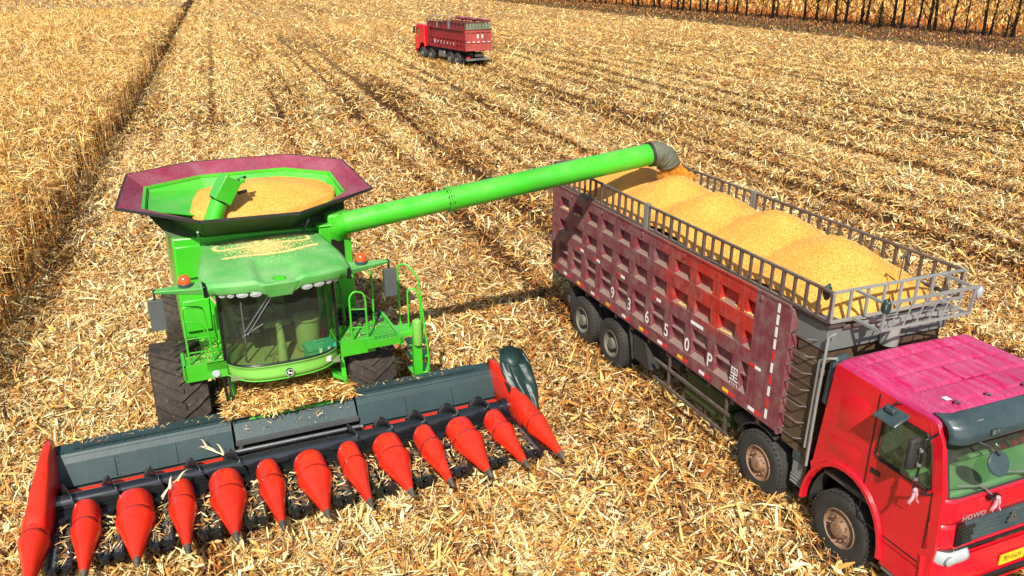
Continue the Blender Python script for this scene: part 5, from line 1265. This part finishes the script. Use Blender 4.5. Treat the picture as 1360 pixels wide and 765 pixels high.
# roof, pressed with a raised grid
def rfz(x, y):
    ex = min(x-.03, W-.03-x); ey = min(y+1.22, .52-y); r = .13
    z = 3.0+.03*math.sin(math.pi*(x/W))
    for e in (ex, ey):
        if e < r: z -= (r-math.sqrt(max(0, r*r-(r-e)**2)))*.75
    gx_ = (x-.2) % .36; gy_ = (y+1.1) % .42
    if .25 < x < W-.25 and -1.0 < y < .40 and gx_ > .06 and gy_ > .07: z += .02
    return z
mb = MB(); mb.grid(110, 84, lambda u, v: (.03+u*(W-.06), -1.22+v*1.74, rfz(.03+u*(W-.06), -1.22+v*1.74)), 0)
mb.grid(2, 1, lambda u, v: (.03+u*(W-.06), .52+.02*v, rfz(.03, .52)-.10*v)); 
mb.build('cab_roof', 'troof', cab2, fix=False, smooth=50)
mb = MB(); mb.hexa([(.04, -1.2, 2.80), (W-.04, -1.2, 2.80), (W-.04, .54, 2.80), (.04, .54, 2.80), (.045, -1.19, 2.93), (W-.045, -1.19, 2.93), (W-.045, .50, 2.93), (.045, .50, 2.93)]); mb.build('roof_edge', 'tcab', cab2, bevel=.03)
mb = MB(); mb.box(1.04, 1.50, -.66, -.30, 3.05, 3.07); mb.build('roof_hatch', 'troof', cab2, bevel=.012)
mb = MB()
for x in (.42, .95, 1.6, 2.2): mb.tube([(x, -1.02, 3.0), (x, -1.04, 3.07), (x+.03, -1.10, 3.05)], .014, 6)
split_build(mb, 'marker_bracket', 'black', cab2)
mb = MB(); mb.box(.36, .44, -.98, -.90, 3.045, 3.052); mb.build('roof_label', 'white', cab2)
mb = MB(); mb.box(.08, W-.08, .50, .56, 1.25, 2.88); mb.box(.10, W-.10, -1.40, .5, 1.16, 1.24, 1); mb.build('cab_back', ['tcab', 'darkmetal'], cab2, bevel=.02)
# dark wind deflector tank behind the near corner of the cab
mb = MB(); mb.hexa([(.06, .60, 2.20), (.22, .60, 2.20), (.24, .74, 2.20), (.06, .72, 2.20), (.12, .60, 2.92), (.40, .60, 2.95), (.40, .74, 2.95), (.12, .72, 2.92)]); mb.build('air_intake', 'visor', cab2, bevel=.04)
# front face: panel below the windscreen, grille opening, corner pillars
def fy(z):   # front surface y at height z
    return np.interp(z, [.86, 1.25, 1.95, 2.70, 2.95], [-1.50, -1.53, -1.47, -1.28, -1.20])
def front(x, z, off=0):
    k = max(0, 1-min(x-.03, W-.03-x)/.28); return (x, fy(z)+.16*k**2.4-off, z)
mb = MB()
def fgrid(x0, x1, z0, z1, nx_, nz_, off=0, m=0): mb.grid(nx_, nz_, lambda u, v: front(x0+u*(x1-x0), z0+v*(z1-z0), off), m)
fgrid(.03, W-.03, 1.60, 1.95, 40, 5); fgrid(.03, .30, 1.22, 1.60, 12, 4); fgrid(W-.30, W-.03, 1.22, 1.60, 12, 4); fgrid(.30, W-.30, 1.22, 1.27, 20, 1)
fgrid(.03, .16, 1.95, 2.86, 10, 10); fgrid(W-.16, W-.03, 1.95, 2.86, 10, 10); fgrid(.16, W-.16, 2.76, 2.90, 24, 2)
mb.build('cab_front', 'tcab', cab2, solid=.02, smooth=50)
mb = MB(); fgrid(.16, W-.16, 1.95, 2.76, 24, 8, -.008); mb.build('windscreen', 'glass_t', cab2, smooth=60, fix=False)
mb = MB(); lp = [front(.16, 1.95), front(.16, 2.76)]; mb.tube([front(.16, z) for z in np.linspace(1.97, 2.76, 8)], .016, 6); mb.tube([front(W-.16, z) for z in np.linspace(1.97, 2.76, 8)], .016, 6); mb.tube([front(x, 1.96) for x in np.linspace(.16, W-.16, 20)], .016, 6); mb.build('windscreen_seal', 'blackrub', cab2)
mb = MB(); mb.box(.31, W-.31, -1.47, -1.42, 1.27, 1.60)
for k in range(5): z = 1.30+k*.062; mb.hexa([(.42, -1.545, z), (W-.42, -1.545, z), (W-.42, -1.47, z+.03), (.42, -1.47, z+.03), (.42, -1.545, z+.012), (W-.42, -1.545, z+.012), (W-.42, -1.47, z+.042), (.42, -1.47, z+.042)], 1)
mb.box(.31, .42, -1.55, -1.45, 1.275, 1.595); mb.box(W-.42, W-.31, -1.55, -1.45, 1.275, 1.595)
for k in range(8): mb.box(.33+.0, .60-.02*(k % 3), -1.556, -1.545, 1.29+k*.037, 1.305+k*.037)
mb.build('grille', ['black', 'visor'], cab2)
# emblem: a triangle ring of three folded bars
mb = MB(); ec = Vector((W/2, -1.565, 1.47))
for k in range(3):
    a0 = math.pi/2+k*2*math.pi/3; a1 = a0+2*math.pi/3; p0 = Vector((math.cos(a0), 0, math.sin(a0)))*.085; p1 = Vector((math.cos(a1), 0, math.sin(a1)))*.085; mb.bar(ec+p0, ec+p1, .022, .018, up=(0, 1, 0))
    mb.bar(ec, ec+p0*.6, .02, .016, up=(0, 1, 0))
mb.build('emblem', 'steel', cab2)
mb = MB(); add_text(mb, "HOWO", .105, lambda a, c: (.56+a*1.15, -1.5275+.0, 1.665+c), 0); ob = mb.build('lettering', 'pale', cab2, solid=.006, fix=False, smooth=0)
mb = MB(); fgrid(.30, W-.30, 1.16, 1.22, 20, 1, .012); mb.build('lower_grille', 'black', cab2, solid=.02)
# bumper
mb = MB(); 
def bump(u, v):
    x = .0+u*W; k = max(0, 1-min(x, W-x)/.3); z = .50+v*.62; y = -1.60+.22*k**2.5+.03*abs(v-.5)*2; return (x, y, z)
mb.grid(44, 10, bump); mb.box(.05, W-.05, -1.5, -1.2, .52, 1.08)
mb.build('bumper', 'tcab', cab2, smooth=40, fix=False)
mb = MB(); mb.grid(30, 2, lambda u, v: (.55+u*(W-1.1), -1.612, .60+v*.11)); mb.build('bumper_slot', 'black', cab2, solid=.008)
mb = MB(); mb.box(1.13, 1.58, -1.625, -1.612, .80, .95); mb.build('number_plate', 'yellow', cab2); pl = cab2
mb = MB(); add_text(mb, "黑P·05639", .098, lambda a, c: (1.355+a*.80, -1.6275, .875+c), 0); mb.build('plate_characters', 'black', pl, fix=False, smooth=0)
def hl(x, sg):
    mb = MB(); mb.grid(12, 6, lambda u, v: (x+sg*u*.46, -1.565+.17*max(0, 1-u*2.2)**2-.05*math.sin(math.pi*v), 1.125-.235*0+(v-.5)*.21), 0)
    mb.build('headlight', 'lamp', cab2, solid=.015, smooth=50); h = cab2
    mb = MB(); mb.grid(12, 6, lambda u, v: (x+sg*(-.012+u*.485), -1.54+.17*max(0, 1-u*2.2)**2, 1.125+(v-.5)*.245), 0); mb.build('headlight_frame', 'blackrub', h, solid=.015)
    mb = MB()
    for dx in (.15, .33): mb.lathe([(.06, -.03), (.066, -.05), (.07, -.03)], (x+sg*dx, -1.555, 1.125), (0, 1, 0), 18)
    split_build(mb, 'reflector', 'grey', h)
hl(.06, 1); hl(W-.06, -1)
# sun visor
mb = MB()
def vis(u, v):
    x = .04+u*(W-.08); k = max(0, 1-min(x, W-x)/.25); prof = [(-1.20, 3.02), (-1.32, 3.00), (-1.42, 2.93), (-1.47, 2.82), (-1.47, 2.73)]
    f_ = v*4; i = min(3, int(f_)); r = f_-i; y = prof[i][0]*(1-r)+prof[i+1][0]*r; z = prof[i][1]*(1-r)+prof[i+1][1]*r; return (x, y+.17*k**2, z-.02*k)
mb.grid(50, 16, vis); mb.build('sun_visor', 'visor', cab2, solid=.014, smooth=60, fix=False)
mb = MB(); mb.box(.42, .52, -1.385, -1.375, 2.94, 2.97, 1); mb.box(.56, .72, -1.492, -1.487, 2.78, 2.87, 0); add_text(mb, "重汽", .07, lambda a, c: (.64+a, -1.495, 2.825+c), 1); mb.build('visor_sticker', ['teal', 'pale'], cab2, fix=False)
# wipers
mb = MB(); 
for x in (.42, 1.25): mb.tube([(x+.36, -1.53, 1.93), (x+.22, -1.51, 2.05), (x+.12, -1.50, 2.10)], .012, 6); mb.tube([(x-.22, -1.475, 2.16), (x+.34, -1.50, 2.04)], .010, 6)
mb.build('wiper', 'grey', cab2)
mb = MB(); mb.box(.74, .92, -1.56, -1.49, 1.86, 1.90); mb.build('hook', 'black', cab2)
# interior
mb = MB(); mb.hexa([(.14, -1.40, 1.80), (W-.14, -1.40, 1.80), (W-.14, -.85, 1.75), (.14, -.85, 1.75), (.14, -1.38, 1.96), (W-.14, -1.38, 1.96), (W-.14, -.90, 1.98), (.14, -.90, 1.98)])
mb.box(.9, 1.5, -1.0, -.8, 1.3, 1.9); mb.box(.12, W-.12, .05, .48, 1.5, 1.75, 0); mb.build('dashboard', 'tcabin', cab2, bevel=.03)
for x in (.42, 1.72):
    mb = MB(); mb.box(x, x+.5, -.55, -.05, 1.45, 1.65); mb.hexa([(x, -.1, 1.6), (x+.5, -.1, 1.6), (x+.5, .02, 1.6), (x, .02, 1.6), (x+.05, .0, 2.35), (x+.45, .0, 2.35), (x+.45, .12, 2.35), (x+.05, .12, 2.35)]); mb.build('seat', 'tcabin', cab2, bevel=.04)
mb = MB(); c = Vector((1.95, -.78, 2.03)); nA = Vector((1, 0, 0)); nB = Vector((0, .8, .6)); mb.tube([c+(nA*math.cos(t*math.pi/12)+nB*math.sin(t*math.pi/12))*.22 for t in range(25)], .018, 8); mb.tube([c-nA*.2, c+nA*.2], .02, 6); mb.tube([c, c+Vector((0, -.2, -.2))], .04, 8); mb.build('steering_wheel', 'black', cab2)
# mirrors
mb = MB(); mb.tube([(.04, -1.20, 2.78), (-.06, -1.24, 2.78), (-.17, -1.22, 2.76), (-.19, -1.20, 2.05), (-.10, -1.22, 1.98), (.03, -1.28, 1.96)], .017, 8); 
mb.build('mirror_arm', 'black', cab2, smooth=60); mr = cab2
mb = MB(); mb.hexa([(-.30, -1.16, 2.30), (-.12, -1.14, 2.30), (-.12, -1.06, 2.30), (-.30, -1.08, 2.30), (-.30, -1.16, 2.72), (-.12, -1.14, 2.72), (-.12, -1.06, 2.72), (-.30, -1.08, 2.72)]); mb.build('mirror', 'blackrub', mr, bevel=.03)
mb = MB(); 
for z in (2.2, 2.4, 2.6): mb.tube([(-.19, -1.205, z-.018), (-.19, -1.205, z+.018)], .026, 10)
split_build(mb, 'mirror_clamp', 'grey', mr)
mb = MB(); mb.tube([(.05, -.62, 2.88), (-.05, -.62, 2.92), (-.14, -.62, 2.86)], .012, 6); mb.build('kerb_mirror_arm', 'black', cab2); m2 = cab2
mb = MB(); mb.hexa([(-.26, -.84, 2.70), (-.02, -.84, 2.80), (-.02, -.46, 2.80), (-.26, -.46, 2.70), (-.26, -.82, 2.73), (-.02, -.82, 2.84), (-.02, -.48, 2.84), (-.26, -.48, 2.73)]); mb.box(-.17, -.07, -.70, -.56, 2.80, 2.87); mb.build('kerb_mirror', 'visor', m2, bevel=.025)
mb = MB(); mb.tube([(.40, -1.46, 2.73), (.50, -1.60, 2.70), (.55, -1.66, 2.62)], .012, 6); mb.build('front_mirror_arm', 'black', cab2); m3 = cab2
mb = MB(); c = Vector((.57, -1.66, 2.50)); n3 = Vector((-.1, -.9, .45)).normalized(); mb.lathe([(.001, -.02), (.14, -.015), (.155, 0), (.15, .02), (.08, .06), (.001, .07)], c, -n3, 28); mb.build('front_mirror', 'visor', m3, smooth=40)
mb = MB(); mb.tube([(W-.04, -1.20, 2.78), (W+.17, -1.22, 2.76), (W+.19, -1.20, 2.05), (W-.03, -1.28, 1.96)], .017, 8); mb.build('mirror_arm', 'black', cab2)
mb = MB(); mb.box(W+.1, W+.28, -1.14, -1.07, 2.3, 2.72); mb.build('mirror', 'blackrub', mr, bevel=.03)
# pink ribbons
def ribbon(loc, label):
    mb = MB()
    for (sx, ph) in ((-1, 0), (1, 1.3)):
        mb.grid(3, 9, lambda u, v: (sx*(.01+.05*v)+.012*math.sin(v*7+ph), (u-.5)*.05+.01*math.sin(v*9+ph), -.20*v+.01*math.sin(u*5+ph)))
    mb.grid(8, 6, lambda u, v: (.03*math.cos(u*6.28)*math.sin(v*3.14), .03*math.sin(u*6.28)*math.sin(v*3.14), .03*math.cos(v*3.14)))
    o = mb.build('ribbon', 'pink', None, solid=.004, smooth=60); o.matrix_world = TM @ Matrix.Translation(loc); tag(o, label, 'ribbon', 'pink ribbons tied to the truck cab')
ribbon((-.20, -1.24, 2.06), 'pink ribbon tied under the side mirror of the near truck'); ribbon((.86, -1.57, 1.88), 'pink ribbon tied below the windscreen of the near truck')
# gear between the wheels
mb = MB(); mb.box(.10, .55, .82, 1.12, .78, 1.02); mb.box(.09, .56, .80, 1.14, 1.02, 1.18, 1); mb.build('battery_box', ['grey', 'visor'], TR, bevel=.02)
mb = MB(); 
for k in range(3): mb.box(.10, .55, .80, 1.13, .62+.06*k, .66+.06*k)
mb.build('battery_tray', 'grey', TR, bevel=.01)
mb = MB(); mb.box(.35, .8, 2.95, 4.35, .45, .72); mb.box(.33, .8, 3.0, 4.3, .74, 1.0); mb.build('fuel_tank', 'olive', TR, bevel=.05)
mb = MB(); mb.tube([(.5, 4.6, .85), (.5, 5.7, .85)], .13, 16); mb.tube([(.5, 2.5, .7), (.5, 2.9, .7)], .12, 14); split_build(mb, 'air_tank', 'darkmetal', TR, smooth=40)
mb = MB(); 
for z in (.57, .95): mb.bar((.06, 2.65, z), (.06, 5.0, z), .04, .05)
for y in (2.75, 4.5): mb.bar((.07, y, .5), (.07, y, 1.25), .04, .04, up=(0, 1, 0))
mb.build('side_guard', 'rail', TR)
mb = MB()
for cy in (1.8,): 
    for k in range(13):
        a0 = math.pi*(.12+.76*k/13); a1 = math.pi*(.12+.76*(k+1)/13)
        if k > 8: continue
        mb.hexa([(.06, cy+math.cos(a0)*.64, .54+math.sin(a0)*.64), (.42, cy+math.cos(a0)*.64, .54+math.sin(a0)*.64), (.42, cy+math.cos(a1)*.64, .54+math.sin(a1)*.64), (.06, cy+math.cos(a1)*.64, .54+math.sin(a1)*.64)]+[(x, cy+math.cos(a)*.66, .54+math.sin(a)*.66) for x, a in ((.06, a0), (.42, a0), (.42, a1), (.06, a1))])
mb.hexa([(.08, 5.85, .55), (.7, 5.85, .55), (.7, 6.05, 1.25), (.08, 6.05, 1.25), (.08, 5.88, .55), (.7, 5.88, .55), (.7, 6.08, 1.25), (.08, 6.08, 1.25)]); mb.hexa([(.08, 5.2, .60), (.6, 5.2, .60), (.6, 5.8, .62), (.08, 5.8, .62), (.08, 5.4, 1.1), (.6, 5.4, 1.1), (.6, 5.85, 1.1), (.08, 5.85, 1.1)])
mb.box(.1, .7, 8.72, 8.75, .45, 1.25); split_build(mb, 'mud_flap', 'blackrub', TR)

M['greenboard'] = paint('pale_board', (.17, .22, .13), .6, .4, top=.2)
# ---- far truck, seen from behind: tall sided bed with rails and a rolled cover
FT = empty('tipper_truck', (21.15, 81.0, 0), math.pi+.205); FT.scale = (1.06, 1.04, 1.08); tag(FT, 'small looking empty red tipper truck parked far out in the field', 'truck')
truck_base(FT, True, 'farbed', 'tcab', 'troof', rear2=7.0, rear1=5.65, y_bed1=8.7)
fb = empty('cargo_bed', (0, 0, 0)); fb.parent = FT
def fside(x, sg):
    mb = MB(); xi = x-sg*.13
    def bx(y0, y1, z0, z1, a, c, m=0): mb.box(min(a, c), max(a, c), y0, y1, z0, z1, m)
    bx(1.3, 8.7, 1.3, 2.95, xi, xi-sg*.03); bx(1.3, 8.7, 2.1, 2.2, xi, x); bx(1.3, 8.7, 1.3, 1.42, xi, x); bx(1.3, 8.7, 2.88, 2.98, xi, x+sg*.02); bx(1.3, 1.7, 1.3, 2.9, xi, x); bx(8.45, 8.7, 1.3, 2.9, xi, x)
    for k in range(11): y = 1.95+k*.62; bx(y-.12, y+.12, 1.42, 2.12, xi, x)
    bx(1.7, 8.5, 1.73, 1.80, xi, x-sg*.01)
    mb.build('side_wall', 'farbed', fb)
    mb = MB(); mb.bar((x, 1.3, 3.55), (x, 8.7, 3.55), .06, .06)
    for k in range(12): y = 1.35+k*.665; mb.bar((x, y, 2.95), (x, y, 3.55), .05, .05, up=(0, 1, 0))
    mb.build('railing', 'rail', fb)
    mb = MB(); mb.box(min(xi, xi-sg*.03), max(xi, xi-sg*.03), 1.35, 8.6, 2.98, 3.42); mb.build('rail_board', 'farbed', fb)
    mb = MB()
    for y in (3.4, 5.7): mb.box(x-.05, x+.05, y-.08, y+.08, 2.9, 3.6)
    mb.build('hinge_post', 'grey', fb)
fside(0, -1); fside(W, 1)
mb = MB(); mb.box(.05, W-.05, 1.3, 8.6, 1.28, 1.34); mb.box(.05, W-.05, 1.3, 1.36, 1.3, 3.3); mb.build('bed_floor', 'farbed', fb)
mb = MB(); mb.box(.03, W-.03, 8.702, 8.75, 1.3, 2.9); 
for z in (1.32, 1.95, 2.75): mb.box(.03, W-.03, 8.75, 8.82, z, z+.12)
for x in (.03, .5, 1.0, 1.45, 1.95, 2.35): mb.box(x, x+.12, 8.75, 8.815, 1.3, 2.9)
mb.build('tailgate', 'farorange', fb, bevel=.01)
mb = MB()
for x in (.15, .62, 1.12, 1.57, 2.07): mb.box(x+.05, x+.27, 8.822, 8.83, 1.97, 2.05)
mb.box(.8, .98, 8.752, 8.76, 2.3, 2.6); mb.box(1.22, 1.4, 8.752, 8.76, 2.3, 2.6); split_build(mb, 'tailgate_marking', 'white', fb)
mb = MB(); mb.box(.1, W-.1, 8.70, 8.73, 2.98, 3.45); mb.build('tailgate_board', 'greenboard', fb)
mb = MB(); mb.bar((0, 8.72, 3.55), (W, 8.72, 3.55), .06, .06); 
for k in range(9): mb.bar((.05+k*.3, 8.74, 2.95), (.05+k*.3, 8.74, 3.55), .04, .04, up=(0, 1, 0))
mb.build('rear_railing', 'rail', fb)
mb = MB(); mb.tube([(.12, y, 3.62+.03*math.sin(y*3)) for y in np.linspace(2.5, 8.5, 14)], .13, 10); mb.build('rolled_cover', 'purple', fb, smooth=60)
mb = MB()
for x in (.1, W-.1): mb.tube([(x, 1.3, 2.9), (x, .95, 3.0), (x, .95, 3.75), (x, 1.3, 3.75), (x, 1.3, 2.95)], .03, 6)
mb.tube([(.1, .95, 3.75), (W-.1, .95, 3.75)], .03, 6); mb.build('front_rack', 'pale', fb)
mb = MB()
for k in range(7): add_text(mb, "黑P05418"[k], .42, lambda a, c, k=k: (W+.006, 2.9+.62*k+a, 1.75+c), 0)
mb.build('painted_number', 'white', fb, fix=False, smooth=0)
fc = empty('cab', (0, 0, 0)); fc.parent = FT
mb = MB()
for x, sg in ((.04, -1), (W-.04, 1)): mb.plate(outer, [win], lambda a, c, d, x=x, sg=sg: (x-sg*d, a, c), .05)
mb.box(.06, W-.06, .50, .56, 1.2, 2.9); mb.box(.06, W-.06, -1.2, .52, 2.90, 3.0); mb.box(.05, W-.05, -1.52, -1.44, .6, 1.95); mb.build('cab_shell', 'tcab', fc, bevel=.03)
mb = MB(); mb.add([(.1, -1.44, 1.95), (W-.1, -1.44, 1.95), (W-.1, -1.2, 2.9), (.1, -1.2, 2.9)], [(0, 1, 2, 3)]); mb.build('windscreen', 'glass_t', fc, solid=.01)
for x in (.07, W-.07): mb = MB(); mb.add([(x, a, c) for a, c in win], [tuple(range(len(win)))]); mb.build('side_window', 'glass_t', fc, solid=.005)
mb = MB(); mb.box(.3, 2.2, -.5, .1, 1.4, 1.7); mb.box(.15, W-.15, -1.4, -.95, 1.7, 1.95); mb.build('cab_interior', 'cabin_dark', fc)
for x, sg in ((.0, -1), (W, 1)):
    mb = MB(); mb.box(x+sg*.2-.09, x+sg*.2+.09, -1.2, -1.1, 2.2, 2.75); mb.bar((x, -1.2, 2.8), (x+sg*.2, -1.15, 2.75), .03, .03); mb.build('mirror', 'blackrub', fc)
mb = MB(); mb.box(W-.65, W-.1, 3.3, 4.5, .5, 1.05); mb.build('fuel_tank', 'steel', FT, bevel=.08)
mb = MB()
for x in (.1, W-.45): mb.box(x, x+.35, -1.3, -1.0, .5, .9); mb.box(x, x+.35, 5.2, 7.6, 1.15, 1.18)
mb.build('mudguard', 'blackrub', FT)
mb = MB(); mb.box(.3, W-.3, 8.3, 8.4, .5, .65); mb.box(.3, .6, 8.4, 8.44, .68, .82); mb.box(W-.6, W-.3, 8.4, 8.44, .68, .82, 1); mb.build('rear_lamps', ['grey', 'tapered'], FT)
